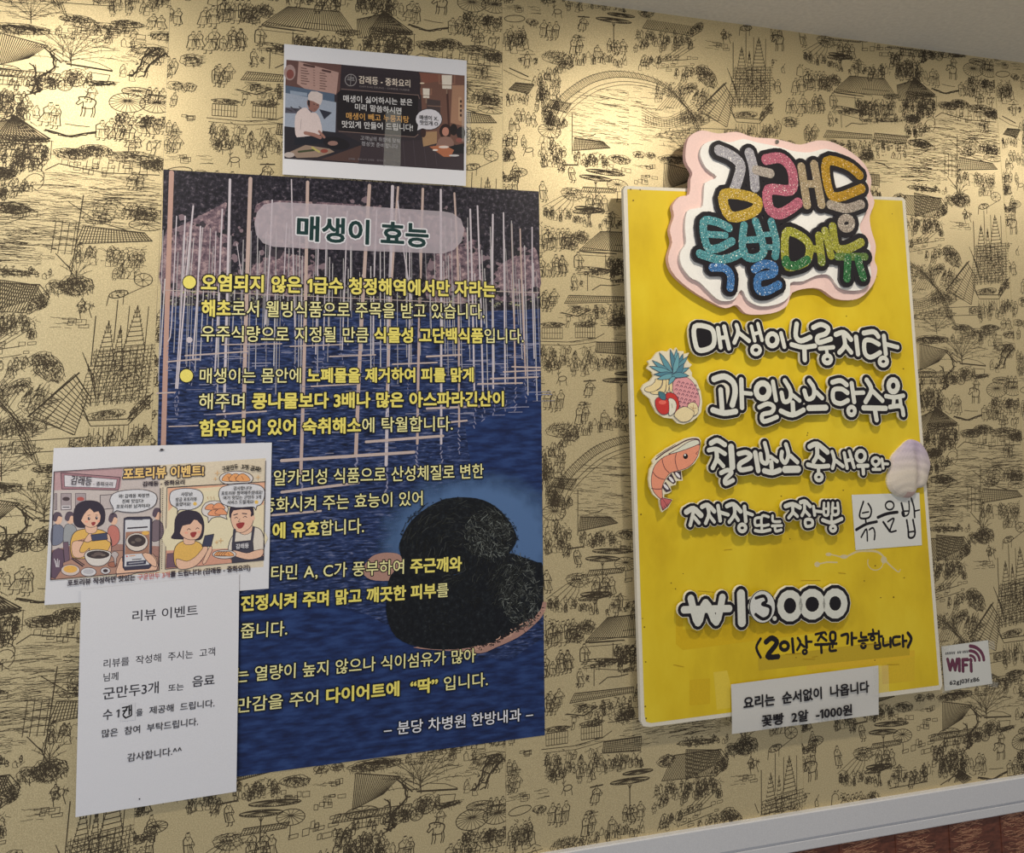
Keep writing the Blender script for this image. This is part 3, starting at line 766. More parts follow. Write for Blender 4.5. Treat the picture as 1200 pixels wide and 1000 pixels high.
roof([(1096, 477), (1098, 478), (1121, 496), (1086, 502)], 14, 0, .9); k = Ink(1095, 480); k.L([(1084, 488), (1095, 477), (1122, 496), (1088, 504)], 1.3)
blob(1104, 498, 18, 3, 90, 3, .8); crowd(1086, 500, 1122, 518, 34, 8); house(1088, 503, 1120, 515, 9)
blob(1095, 530, 9, 5, 130, 2, .9); k = Ink(1113, 530, .9); k.L(ring(1114, 531, 8, 8, 10, 0, 180, 400), 1); crowd(1093, 534, 1112, 545, 14, 8)
blob(1103, 562, 14, 5, 90, 3, .9, 10); k = Ink(1100, 570, 1); k.L([(1090, 560), (1105, 556), (1119, 562), (1107, 568)], 1)
for cx, cy, rx, ry in ((1137, 508, 12, 5), (1152, 503, 12, 5), (1178, 507, 18, 6), (1192, 512, 10, 5)): blob(cx, cy, rx, ry, 170, 2.4, .85)
boxes(1130, 510, 1196, 522, 22); k = Ink(1150, 515, .9); k.L([(1122, 525), (1130, 518), (1160, 523), (1196, 521)], 1.2)
for i in range(6): k.L([(1148 + i * 7, 513), (1148 + i * 7, 521)], .9)
water(1118, 524, 1196, 572, 150, .01, 16); water(1090, 544, 1120, 590, 40, 0, 12); water(1080, 574, 1135, 606, 90, .02, 14); water(1128, 560, 1150, 600, 40, 0, 10)
blob(1167, 556, 11, 10, 60, 3, .8); blob(1160, 565, 9, 6, 40, 2.5, 1.0); k = Ink(1150, 560, 1); k.L([(1149, 545), (1149, 620)], 1.3); k.L([(1140, 552), (1158, 566)], 1); k.L([(1155, 566), (1180, 574)], 1.2)
blob(1192, 558, 11, 6, 150, 2.4, .9); umb(1192, 568, 11, 5, 10)
roof([(1152, 573), (1192, 575), (1198, 582), (1149, 590)], 24, 6, .9)
crowd(1150, 588, 1196, 606, 44, 10)
k = Ink(1142, 590, .8)
for i in range(4): k.L([(1134 + i * 4.4, 571), (1134 + i * 4.4, 600)], .9)
k.L([(1132, 571), (1150, 571)], 1); k.L([(1133, 586), (1149, 586)], .7); k.L([(1137, 600), (1147, 612), (1152, 622)], 1.2); k.L([(1149, 600), (1147, 612)], .9)
crowd(1176, 604, 1192, 618, 10, 12)
blob(1153, 627, 12, 9, 230, 3, .9); blob(1142, 630, 9, 6, 60, 3, .7); tree(1153, 622, 16, 1.6, 8, .8)
blob(1107, 620, 18, 3, 90, 3, .8); crowd(1094, 612, 1140, 622, 16, 6)
roof([(1097, 627), (1128, 630), (1134, 640), (1098, 658)], 24, 7, .8); blob(1133, 648, 5, 3, 40, 2, .9, None, -50)
crowd(1098, 660, 1132, 676, 30, 9); wheel(1196, 618, 6)
# --- double roofed house (read above the yellow board)
roof([(996, 89), (1037, 93), (1050, 113), (977, 107)], 34, 0, .9); roof([(1051, 100), (1071, 94), (1096, 113), (1053, 118)], 24, 0, .9)
k = Ink(1030, 110, 1); k.L([(977, 108), (1012, 113)], 1.6); k.L([(978, 112), (1010, 116)], .8); k.L([(1010, 104), (1042, 107)], .9)
blob(1045, 113, 10, 3, 60, 2, .9); blob(967, 98, 9, 7, 80, 3.5, .6, -70)
k.L([(977, 115), (977, 130)], 1); k.L([(1002, 114), (1002, 134)], 1); crowd(1004, 116, 1050, 138, 60, 9, .8); crowd(1054, 116, 1096, 136, 54, 8, .8); house(1014, 124, 1048, 134, 9)
blob(992, 131, 16, 2.2, 60, 3, 1.2, 10); blob(1034, 141, 26, 2.2, 70, 3, 1.3); k.L([(1097, 113), (1098, 128)], .9)
blob(1069, 140, 9, 5, 140, 2, 1); crowd(1062, 143, 1080, 158, 14, 9, .8); k2 = Ink(1090, 145, .9); k2.L(ring(1090, 147, 6, 7, 10, 0, 150, 420), .9); crowd(1080, 146, 1093, 154, 6, 7)
roof([(969, 153), (1022, 158), (1022, 163), (965, 161)], 30, 2, .8); roof([(1025, 156), (1064, 160), (1061, 169), (1023, 166)], 26, 3, .9)
boxes(966, 163, 1060, 176, 36); crowd(968, 164, 1062, 184, 54, 8, .7); blob(1015, 181, 9, 6, 50, 4, 1.1, 20); k2 = Ink(1030, 185); k2.L([(1000, 186), (1040, 189)], 1.1); k2.L([(1026, 190), (1036, 193), (1042, 197)], 1.6)
blob(1080, 170, 10, 3, 60, 3, .9, 8); k2.L([(1062, 180), (1075, 182), (1092, 174)], .9); boxes(1062, 164, 1090, 176, 8)
water(1012, 190, 1100, 214, 90, .03, 16); water(1066, 148, 1175, 166, 70, .05, 14); water(1084, 166, 1120, 200, 50, .03, 14); water(1062, 186, 1090, 200, 20, 0, 10)
# --- market top strip
crowd(1040, 58, 1054, 72, 6, 14, .8); crowd(1044, 70, 1078, 92, 34, 11, .8); boxes(1058, 70, 1066, 86, 5, .8); blob(1084, 66, 8, 5, 40, 4, 1.1, -40)
umbflat(984, 67, 15, 3, 16); group(1004, 70, 1, 18, 6, .9); blob(996, 83, 3, 3, 16, 2, .9); blob(1011, 84, 3, 3, 16, 2, .9)
crowd(1018, 74, 1040, 92, 16, 12, .8); blob(1122, 65, 9, 2, 50, 3, 1.1, 6); boxes(1010, 50, 1040, 62, 10, .8); group(992, 52, 3, 20, 7, .8)
roof([(1042, 50), (1096, 57), (1095, 62), (1040, 56)], 26, 2, .8); roof([(978, 42), (1010, 46), (1008, 50), (976, 47)], 16, 2, .8); crowd(1040, 58, 1095, 68, 26, 7, .8)
# figures of the street by the pagoda
rider(913, 28, 32); group(935, 90, 2, 22, 6, .8); group(956, 82, 5, 24, 4.5, .8); group(927, 115, 2, 18, 6, .8); group(941, 112, 1, 26, 6, .9); group(958, 112, 2, 22, 6, .85); group(951, 146, 2, 18, 8, .8)
blob(925, 143, 9, 6, 60, 3.5, .9); group(910, 140, 2, 20, 5, .8)
k = Ink(925, 152, .8)

# --- small figures and grass where the ground between the scenes would stay bare
for y in (216, 236, 284, 306, 330, 352, 372, 404, 440, 486, 520, 548):
    if R_.random() < .75: group(1178 + R_.random() * 8, y, R_.choice((2, 2, 3)), 13 + R_.random() * 4, 4.5, .8)
    else: crowd(1172, y, 1194, y + 14, 9, 9, .8)
def to_px(X, Y):
    q = (np.array([X, Y, 0.0]) - CAM) @ ROT
    return 600 + PPX + F_PX * q[0] / -q[2], 500 + PPY - F_PX * q[1] / -q[2]
occ = set()
for u0_, v0_, u1_, v1_, w_ in SEG: occ.add((int(u0_ // 22), int((v0_ % 640) // 22)))
for i in range(25):
    for j in range(30):
        near = sum(((i + a) , (j + b_) % 29) in occ for a in (-1, 0, 1) for b_ in (-1, 0, 1))
        if (i, j) in occ or near > 5 or R_.random() > .62: continue
        X = X0 + ROLL + i * 22 + 11; Y = 52 - 636 + (j * 22 + 11) / 640 * 636
        x, y = to_px(X, Y); z = R_.random()
        if z < .42: group(x, y - 8, R_.choice((1, 2, 2, 3)), 15 + R_.random() * 4, 5, .7)
        elif z < .62: blob(x, y, 5 + R_.random() * 4, 3 + R_.random() * 2, 32, 3, .7)
        elif z < .85: water(x - 9, y - 5, x + 9, y + 5, 9, .02, 9)
        else: boxes(x - 8, y - 5, x + 5, y + 3, 5)
# --- lay the print on every roll
SG = np.array(SEG); print('segments', len(SG))
# clip to the roll's width
u0, v0, u1, v1, sw = SG.T
keep = (np.maximum(u0, u1) > 0) & (np.minimum(u0, u1) < ROLL)
SG = SG[keep]
def clipx(S):
    S = S.copy()
    for lim, sgn in ((0.0, 1), (ROLL, -1)):
        for a, b in ((0, 2), (2, 0)):
            m = (S[:, a] - lim) * sgn < 0
            t = (lim - S[m, b]) / np.where(np.abs(S[m, a] - S[m, b]) < 1e-9, 1e-9, S[m, a] - S[m, b])
            S[m, a + 1] = S[m, b + 1] + (S[m, a + 1] - S[m, b + 1]) * t; S[m, a] = lim
    return S
SG = clipx(SG)
def fast_mesh(name, P4, mat):
    me = bpy.data.meshes.new(name); n = len(P4)
    me.vertices.add(n * 4); me.vertices.foreach_set('co', P4.reshape(-1).astype(np.float32))
    me.loops.add(n * 4); me.loops.foreach_set('vertex_index', np.arange(n * 4, dtype=np.int32))
    me.polygons.add(n); me.polygons.foreach_set('loop_start', np.arange(n, dtype=np.int32) * 4)
    me.update(calc_edges=True); me.materials.append(mat); return me
for r, (ph, per) in ROLLS.items():
    x0 = X0 + r * ROLL
    zs = 0.25 if r % 2 else 0.0
    strip = solid_box('wallpaper_roll', x0 + .25, x0 + ROLL - .25, RAIL_Y - 10, CEIL_Y, -0.6, zs, M_GOLD, parent=wall)
    allq = []
    for kk in range(-4, 4):
        Y0 = ph + kk * per
        if Y0 - 700 > CEIL_Y or Y0 + 700 < RAIL_Y: continue
        S = SG.copy(); S[:, 1] = Y0 + S[:, 1] / 640 * per; S[:, 3] = Y0 + S[:, 3] / 640 * per
        m = (np.maximum(S[:, 1], S[:, 3]) < CEIL_Y) & (np.minimum(S[:, 1], S[:, 3]) > RAIL_Y)
        allq.append(S[m])
    S = np.concatenate(allq)
    a = S[:, 0:2].copy(); b = S[:, 2:4].copy(); a[:, 0] += x0; b[:, 0] += x0
    d = b - a; l = np.maximum(np.linalg.norm(d, axis=1, keepdims=True), 1e-6); d /= l
    e = np.stack([-d[:, 1], d[:, 0]], 1) * S[:, 4:5] * 1.15 / 2
    a2 = a - d * S[:, 4:5] * .3; b2 = b + d * S[:, 4:5] * .3
    Q = np.stack([a2 - e, b2 - e, b2 + e, a2 + e], 1)
    Q3 = np.concatenate([Q, np.broadcast_to((zs + 0.05 + (np.arange(len(Q)) % 61) * 0.0022)[:, None, None], (len(Q), 4, 1))], 2)
    o = bpy.data.objects.new('engraved_print', fast_mesh('engraved_print', W(Q3), M_INK)); COL.objects.link(o); o.parent = strip; o['kind'] = 'stuff'

# ------------------------------------------------------------------ large blue poster
WHITE = c(194, 194, 200); BLACK = c(22, 20, 24); YEL = c(206, 194, 100); PYEL = c(208, 203, 146); DK = c(16, 18, 22)
PL = Plane(0.9)
def root_for(name, label, cat, plane, px, py, group=None):
    return thing(name, label, cat, list(W(plane.at(px, py))), group)
poster = root_for('poster', 'large blue poster of sea poles and dark seaweed with yellow Korean text', 'poster', PL, 405, 890)
LP = loc_of(poster)
bl = (175.8, 924.3)
b = Build(PL, 0.0); b.slab([(191.5, 198.6), (631.6, 224.4), (638.5, 861.9), bl], 0.4, c(60, 66, 92), c(170, 170, 176)); b.make('sheet', M_PAPER, poster, LP)
def lerp(p, q, t): return (p[0] + (q[0] - p[0]) * t, p[1] + (q[1] - p[1]) * t)
def pq(u, v):    # poster-relative coordinates
    return lerp(lerp((191.5, 198.6), (631.6, 224.4), u), lerp(bl, (638.5, 861.9), u), v)
def flat(mat, name, polys, h, sm=0):
    b = Build(PL, h)
    for p in polys: b.poly(p, (1, 1, 1), sm)
    return b.make(name, mat, poster, LP)
flat(M_FOLIAGE, 'printed_trees', [[pq(0, 0), pq(1, 0), pq(1, .30), pq(0, .30)]], 0.02)
flat(M_HILL, 'printed_hillside', [
    [(193, 275), (205, 268), (225, 258), (240, 250), (256, 242), (266, 238), (262, 262), (270, 290), (268, 318), (258, 338), (191, 345)],
    [(288, 330), (300, 308), (322, 298), (352, 300), (372, 312), (366, 345), (290, 345)],
    [(505, 300), (520, 295), (545, 280), (562, 290), (560, 350), (500, 350)],
    [(580, 318), (600, 302), (618, 294), (629, 294), (630, 348), (575, 350)],
    [(300, 240), (350, 236), (440, 242), (535, 258), (540, 290), (470, 292), (320, 288)]], 0.03, 3)
flat(M_WATER, 'printed_water', [[(188.5, 358), (260, 360), (400, 364), (520, 367), (633.1, 362), pq(1, .999), pq(0, .999)]], 0.04)
flat(M_WATER2, 'printed_calm_water', [[(262, 700), (330, 690), (430, 720), (520, 770), (600, 772), pq(1, .82), pq(1, 1), pq(0, 1), pq(0, .72)],
    [(545, 500), (590, 480), (633.8, 450), (635.3, 600), (560, 600)]], 0.05)
hc = PL.at(556, 640); h_in = W(hc) - np.array(LP)
HALO_MAP.inputs['Location'].default_value = tuple(h_in); HALO_MAP.inputs['Scale'].default_value = (0.175, 1.0, 0.13)
flat(M_HALO, 'printed_milky_water', [[(400, 520), (634.2, 505), (637.2, 750), (420, 790)]], 0.06)
b = Build(PL, 0.05); rp = random.Random(9)
for cx, cy, rx, ry in ((232, 300, 42, 42), (328, 322, 44, 26), (535, 315, 32, 34), (606, 322, 30, 26), (420, 265, 122, 26)):
    for i in range(90):
        a = rp.random() * 6.28; q = .82 + rp.random() * .4; x, y = cx + rx * q * math.cos(a), cy + ry * q * math.sin(a); r = 1.2 + rp.random() * 3.4
        if 196 < x < 628 and 215 < y < 350: b.poly([(x + r * (.6 + .6 * rp.random()) * math.cos(t), y + r * (.6 + .5 * rp.random()) * math.sin(t)) for t in (0, .9, 1.9, 2.8, 3.8, 4.9, 5.6)], c(*[(34, 32, 40), (52, 46, 54), (112, 96, 104), (30, 30, 36)][i % 4]), 0, False); b.h += .0001
b.make('printed_undergrowth', M_PRINT, poster, LP)['kind'] = 'stuff'
b = Build(PL, 0.07); rp = random.Random(3)
rocks = c(150, 128, 132)
for i in range(240):      # shore rocks and reflections
    x = 190 + rp.random() * 440; y = 338 + rp.random() * 22; b.poly([(x, y), (x + 1 + rp.random() * 5, y - rp.random() * 2), (x + 3, y + 1.5)], c(*([90 + int(rp.random() * 60)] * 2), 105), 0, False)
for i in range(160):
    x = 192 + rp.random() * 436; y = 400 + abs(rp.gauss(0, 1)) * 60; l = 4 + rp.random() * 22
    if y > 640 or (x > 430 and y > 545): continue
    b.stroke([(x, y), (x + l, y - l * .02)], .5 + rp.random() * .5, c(*(lambda g: (g, g, g + 22))(104 + rp.random() * 44)), lift=False)
PINK = c(168, 148, 142); PALE = c(176, 168, 176)
polesp = [((201, 198.8), (195, 390), (191.5, 521), 6.6, c(164, 132, 122)), ((293.5, 206), (288, 380), (285, 520), 5.2, PINK), ((360.5, 210), (357, 400), (352.5, 556), 4.4, PINK), ((269.5, 207), (267, 320), (262.5, 482), 3.4, PALE),
    ((433, 214), (423, 390), (417, 533), 4.8, PINK), ((460, 215), (456, 380), (452.5, 545), 4.2, PALE), ((466.5, 216), (459, 330), (453, 470), 3, PINK), ((495.5, 218), (491, 390), (489, 520), 3.4, PINK),
    ((516.5, 219), (517, 380), (517, 520), 3, PALE), ((532.5, 223), (537, 330), (538, 500), 2.6, PINK), ((551, 242), (554, 360), (556, 470), 2.4, PALE), ((559.5, 238), (563, 340), (566, 462), 2.2, PALE),
    ((577.5, 248), (577, 340), (578, 455), 2.4, PALE), ((590, 246), (591, 340), (592, 450), 2, PALE), ((599.5, 259), (602, 350), (604, 450), 2.2, PINK), ((609.5, 265), (612, 350), (616, 440), 2, PINK), ((623.5, 263), (624, 340), (626, 420), 1.6, PALE),
    ((207, 250), (201, 380), (197, 400), 1.4, PALE), ((217, 250), (213, 350), (206, 455), 1.8, PALE), ((226.5, 238), (218, 330), (208, 455), 2.2, PALE), ((235, 262), (231, 350), (226, 420), 2, PALE), ((260.5, 242), (257, 330), (252, 435), 2, PALE),
    ((253, 268), (251, 340), (248, 400), 1.2, PALE), ((277.5, 282), (281, 310), (284, 330), 1, PALE), ((341.5, 207), (343, 280), (346, 400), 1.6, PALE), ((319, 231), (316, 300), (311, 380), 1.8, PALE), ((336, 258), (334, 300), (332, 350), 1.4, PALE),
    ((383.5, 238), (381, 330), (379, 410), 1.4, PALE), ((373.5, 246), (372, 330), (370, 415), 1.6, PALE), ((407, 244), (404, 330), (401, 410), 1.6, PALE), ((441.5, 243), (438, 340), (437, 415), 1.6, PALE), ((480, 250), (480, 340), (479, 430), 1.4, PALE), ((466, 232), (474, 300), (482, 350), 1.6, PALE), ((613, 330), (614, 360), (615, 400), 1, PALE)]
for i in range(105):
    x = 190 + rp.random() * 440; y0 = 255 + rp.random() * 85; y1 = y0 + 50 + rp.random() * 130
    if y1 > 470: y1 = 470 - rp.random() * 60
    s_ = (x - 430) / 440 * 10
    b.stroke([(x, y0), (x + s_ * .5, (y0 + y1) / 2), (x + s_, y1)], .5 + rp.random() * .8, c(*(lambda g: (g + 4, g, g + 4))(128 + rp.random() * 46)), lift=False)
b.up()
for p0, p1, p2, w, cl in polesp:
    q = smooth([(p0[0], p0[1] + 3.5), p1, p2], False, 3); b.stroke(q, w * .86, cl)
    rx = p2[0]
    for j in range(6): b.stroke([(rx + rp.uniform(-2, 2), p2[1] + 4 + j * 5), (rx + rp.uniform(-2, 2), p2[1] + 7 + j * 5)], w * .45, c(120, 120, 146), lift=False)
for p0, p1, w in [((217, 417), (290, 412), 1.6), ((196, 424), (234, 421), 1.6), ((198, 500), (232, 499), 1.3), ((184, 461), (205, 460), 1.6), ((254, 486), (312, 482), 1.8), ((365, 453), (420, 450), 1.6), ((500, 479), (568, 476), 2.4), ((429, 518), (519, 511), 3), ((330, 540), (485, 530), 3.4),
                  ((575, 444), (630, 442), 1.8), ((590, 436), (633, 434), 1.6), ((500, 418), (540, 416), 2), ((330, 577), (420, 566), 3), ((318, 604), (376, 599), 2.4), ((460, 427), (512, 425), 1.6), ((340, 406), (400, 404), 1.3), ((386, 418), (440, 416), 1.4), ((526, 495), (547, 493), 2), ((560, 450), (612, 449), 1.6), ((600, 430), (633, 431), 1.6), ((260, 404), (330, 403), 1.2), ((192, 340), (560, 356), .7), ((560, 341), (632, 343), .8)]:
    b.stroke([p0, p1], w, c(170, 154, 150))
b.stroke(ring(222, 398.5, 3, 3, 10), 1.2, PALE, closed=True); b.ell(222, 398.5, 3, 3, PALE)
b.make('printed_poles', M_PRINT, poster, LP)['kind'] = 'stuff'
# seaweed
Q = Crop(440, 560, 4.55)
b = Build(PL, 0.9); b.crop = Q
basket = c(150, 116, 106)
b.poly([(-20, 420), (30, 402), (80, 400), (130, 412), (150, 470), (120, 540), (0, 548), (-60, 520), (-60, 470)], basket, 3)
b.poly([(200, 905), (420, 925), (560, 935), (640, 905), (760, 850), (850, 780), (897, 720), (896, 660), (700, 800), (400, 880)], basket, 3)
b.make('printed_basket', M_PRINT, poster, LP)
b = Build(PL, 0.96); b.crop = Q
b.poly([(130, 400), (135, 330), (190, 230), (290, 150), (380, 112), (470, 104), (570, 118), (660, 170), (730, 260), (752, 330), (720, 390), (660, 440), (400, 520), (200, 520)], DK, 3)
b.poly([(60, 640), (80, 520), (180, 470), (420, 520), (560, 440), (690, 400), (790, 425), (860, 450), (891, 470), (892, 640), (868, 720), (780, 795), (690, 850), (600, 885), (420, 915), (240, 905), (110, 850), (60, 740)], DK, 3)
b.make('printed_seaweed', M_WEED, poster, LP)
b = Build(PL, 1.05); b.crop = Q
def weed(cx, cy, rx, ry, n, L_, g0, g1, t0=None):
    for i in range(n):
        a = rp.random() * 6.28; r = math.sqrt(rp.random()); x, y = cx + rx * r * math.cos(a), cy + ry * r * math.sin(a)
        t = rp.random() * 6.28 if t0 is None else t0(x, y) + rp.uniform(-.3, .3); g = g0 + rp.random() ** 2.2 * (g1 - g0); q = [(x, y)]
        for k in range(3): x += L_ / 3 * math.cos(t); y += L_ / 3 * math.sin(t); t += rp.uniform(-.5, .5); q.append((x, y))
        b.stroke(q, 1.8 + rp.random() * 1.6, c(g, g * 1.05, g * 1.02), lift=False)
arc = lambda x, y: math.atan2(y - 420, x - 420) + 1.57
weed(440, 330, 300, 220, 420, 46, 16, 58, arc)
weed(600, 300, 125, 135, 520, 26, 24, 116)
weed(700, 560, 90, 120, 200, 40, 16, 70, lambda x, y: 2.2)
weed(775, 620, 100, 195, 520, 26, 24, 112)
weed(350, 650, 230, 180, 160, 30, 14, 34)
for i in range(110):
    a = rp.random() * 6.28; x, y = 445 + 312 * math.cos(a), 330 + 222 * math.sin(a)
    if y < 400: b.stroke([(x, y), (x + rp.uniform(-12, 12), y + rp.uniform(-10, 10))], 3, DK, lift=False)
b.up()
for i in range(90):
    t = i / 89; x = 900 - 440 * t; y = 700 + 225 * math.sin(t * 1.5) + rp.uniform(-14, 14)
    b.stroke([(x, y), (x + rp.uniform(-18, 18), y + rp.uniform(-9, 9))], 5, c(40, 30, 32) if rp.random() < .5 else c(176, 140, 124), lift=False)
b.make('printed_strands', M_PRINT, poster, LP)['kind'] = 'stuff'
# title pill
b = Build(PL, 1.12)
b.poly([(324, 237), (420, 241.5), (520, 248)] + [(530, 250), (540, 257), (544, 269), (541, 283), (532, 293), (519, 297.5)] + [(420, 294), (320, 289.5)] + [(308, 285), (300, 275), (298, 262), (301, 249), (309, 240)], (1, 1, 1))
b.make('title_panel', M_PILL, poster, LP)
b = Build(PL, 1.15); b.text('매생이 효능', (345.5, 281.5), (502.5, 290.5), 28, c(20, 48, 48), WHITE, .10, bold=True); b.make('title_lettering', M_PRINT, poster, LP)['kind'] = 'stuff'
def line(runs, p0, p1, h, col=PYEL, ow=.12, name='body_lettering'):
    b = Build(PL, 1.15)
    b.text([(s_, bd, (YEL if bd else None)) for s_, bd in runs], p0, p1, h, col, DK, ow)
    b.make(name, M_PRINT, poster, LP)['kind'] = 'stuff'
line([('오염되지 않은 1급수 청정해역에서만 자라는', 1)], (235, 341), (581, 348.5), 19.5)
line([('해초', 1), ('로서 웰빙식품으로 주목을 받고 있습니다.', 0)], (235.5, 371), (568, 374), 19)
line([('우주식량으로 지정될 만큼 ', 0), ('식물성 고단백식품', 1), ('입니다.', 0)], (234.5, 400.5), (614, 402.5), 18.5)
line([('매생이는 몸안에 ', 0), ('노폐물을 제거하여 피를 맑게', 1)], (232.5, 449.5), (556, 447.5), 17.5)
line([('해주며 ', 0), ('콩나물보다 3배나 많은 아스파라긴산이', 1)], (232, 480), (592, 476), 18.5)
line([('함유되어 있어 숙취해소', 1), ('에 탁월합니다.', 0)], (233, 511.5), (531, 505), 18.5)
line([('알카리성 식품으로 산성체질로 변한', 0)], (319.5, 569.5), (567, 560.5), 18)
line([('중화시켜 주는 효능이 있어', 0)], (306, 601.5), (497, 592), 17.5)
line([('에 유효', 1), ('합니다.', 0)], (318.5, 631.5), (427, 625), 18)
line([('비타민 A, C가 풍부하여 ', 0), ('주근깨와', 1)], (299, 681.5), (541, 669), 17.5)
line([('진정시켜 주며 맑고 깨끗한 피부', 1), ('를', 0)], (281.5, 716.5), (526, 699.5), 17.5)
line([('줍니다.', 0)], (281, 748.5), (337, 745), 17.5)
line([('는 열량이 높지 않으나 식이섬유가 많아', 0)], (274.5, 800.5), (557.5, 776), 17.5)
line([('만감을 주어 ', 0), ('다이어트에  “딱” ', 1), ('입니다.', 0)], (275.5, 836), (572, 804), 17.5)
line([('– 분당 차병원 한방내과 –', 0)], (449, 863), (625, 843.5), 15.5, c(205, 205, 212))
b = Build(PL, 1.15)
for x, y in ((222, 331), (218.5, 440.5)): b.ell(x, y, 8.6, 8.6, DK); b.ell(x, y, 7.6, 7.6, YEL)
b.make('bullet', M_PRINT, poster, LP)['kind'] = 'stuff'

# ------------------------------------------------------------------ sheet about leaving seaweed out, top
P1 = tilt([2.2, 2.6, 3.2], [(334, 52), (547, 71), (331, 204)])
s1 = root_for('notice_sheet', 'white landscape sheet with printed chef photo taped above blue poster', 'notice', P1, 438, 211)
L1 = loc_of(s1)
b = Build(P1, 0); b.slab([(333, 51.5), (547, 71), (546, 218), (331, 204.5)], 0.2, WHITE, c(150, 150, 155)); b.make('paper', M_PAPER, s1, L1)
F = Crop(320, 40, 5)
b = Build(P1, 0.01); b.crop = F
night = c(44, 38, 44)
b.poly([(78, 150), (1122, 243), (1118, 800), (66, 730)], night)
b.poly([(78, 150), (400, 178), (390, 350), (72, 300)], c(86, 62, 60)); b.poly([(150, 160), (385, 225), (370, 355), (200, 330), (140, 290)], c(150, 122, 116))
for i in range(7):
    y = 200 + i * 15; b.stroke([(165, y - 2), (195 + (i % 3) * 8, y + 3)], 5, c(84, 62, 60)); b.stroke([(275, y + 28), (305 + (i % 2) * 8, y + 32)], 5, c(84, 62, 60)); b.stroke([(235, y + 10), (245, y + 12)], 4, c(96, 72, 70))
b.stroke([(182, 180), (240, 192)], 13, c(70, 50, 50)); b.stroke([(290, 212), (335, 222)], 12, c(70, 50, 50))
b.ell(98, 225, 34, 46, c(140, 118, 116)); b.ell(100, 235, 22, 28, c(110, 64, 60))
b.poly([(72, 300), (360, 350), (360, 400), (72, 345)], c(70, 84, 104)); b.poly([(100, 330), (200, 345), (200, 365), (100, 352)], c(120, 132, 150))
b.poly([(72, 345), (370, 400), (365, 585), (68, 550)], c(132, 140, 156)); b.poly([(72, 430), (230, 440), (230, 470), (70, 462)], c(70, 68, 80)); b.poly([(270, 440), (345, 460), (300, 500)], c(40, 42, 54))
b.poly([(66, 540), (400, 580), (520, 640), (500, 720), (66, 700)], c(34, 32, 40))
for i in range(5): b.stroke([(80 + i * 24, 440 - (i % 2) * 14), (110 + i * 26, 452)], 6, c(46, 44, 52))
# chef
b.poly([(205, 385), (222, 335), (290, 352), (280, 410), (268, 412)], c(176, 164, 162), 2); b.poly([(205, 385), (270, 412), (262, 440), (240, 458), (212, 440), (200, 412)], c(120, 86, 80), 2)
b.poly([(203, 384), (216, 390), (214, 430), (202, 412)], c(34, 28, 32)); b.stroke([(236, 410), (244, 412)], 4, c(40, 30, 32)); b.stroke([(256, 416), (263, 418)], 4, c(40, 30, 32)); b.stroke([(240, 440), (252, 441)], 3, c(90, 50, 48)); b.poly([(196, 432), (222, 460), (252, 462), (275, 500), (288, 570), (270, 590), (190, 600), (140, 606), (128, 560), (130, 480), (160, 440)], c(184, 170, 170), 2)
b.poly([(128, 606), (300, 592), (300, 640), (120, 650)], c(26, 28, 38)); b.stroke([(190, 580), (240, 590), (275, 605)], 22, c(132, 96, 88)); b.stroke([(270, 570), (300, 605)], 14, c(132, 96, 88)); b.stroke([(165, 500), (160, 560)], 3, c(140, 128, 132))
b.poly([(100, 690), (190, 650), (330, 672), (360, 690), (260, 722), (140, 726)], c(128, 110, 98)); b.ell(95, 708, 30, 16, c(160, 150, 148)); b.stroke([(150, 690), (240, 680)], 12, c(54, 60, 40)); b.stroke([(230, 665), (270, 690)], 12, c(158, 148, 90)); b.ell(300, 685, 22, 12, c(120, 62, 54))
b.ell(370, 640, 80, 36, c(26, 24, 30), 10); b.ell(350, 640, 30, 14, c(124, 96, 90)); b.poly([(280, 735), (520, 650), (640, 640), (640, 765)], c(70, 52, 50)); b.poly([(520, 640), (900, 620), (1118, 700), (1118, 798), (500, 760)], c(50, 42, 48))
for i in range(6): b.stroke([(640 + i * 60, 620), (650 + i * 62, 775)], 2, c(70, 62, 70))
# dining room
b.poly([(860, 225), (1122, 243), (1120, 660), (880, 610)], c(96, 68, 60)); b.poly([(1050, 300), (1120, 300), (1120, 540), (1040, 520)], c(142, 108, 88)); b.poly([(900, 380), (980, 390), (980, 520), (900, 500)], c(60, 50, 52)); b.stroke([(905, 420), (985, 425)], 5, c(110, 86, 76))
b.poly([(855, 225), (1010, 238), (1000, 275), (880, 290)], c(110, 70, 60)); b.ell(873, 288, 14, 4, c(196, 180, 160)); b.stroke([(1020, 330), (1030, 545)], 12, c(60, 38, 36)); b.stroke([(1095, 378), (1095, 500)], 20, c(160, 128, 104))
for i in range(4): b.ell(1100, 395 + i * 27, 6, 9, c(58, 40, 38))
for x, y, w, h in ((1018, 240, 30, 82), (897, 318, 20, 58)):
    b.stroke([(x - w * 1.5, y), (x - w * 1.5, y + h * .6), (x + w * 1.5, y + h * .62), (x + w * 1.5, y + 4)], 8, c(120, 86, 74)); b.poly([(x - w, y), (x + w, y + 2), (x + w * .9, y + h), (x - w * .9, y + h - 2)], c(190, 182, 172)); b.stroke([(x - w, y + h * .72), (x + w, y + h * .74)], 4, c(110, 82, 70)); b.stroke([(x, y + h), (x, y + h + 26)], 8, c(120, 96, 84))
b.poly([(870, 575), (960, 570), (960, 640), (880, 660)], c(140, 112, 84)); b.ell(880, 580, 16, 26, c(52, 36, 36))
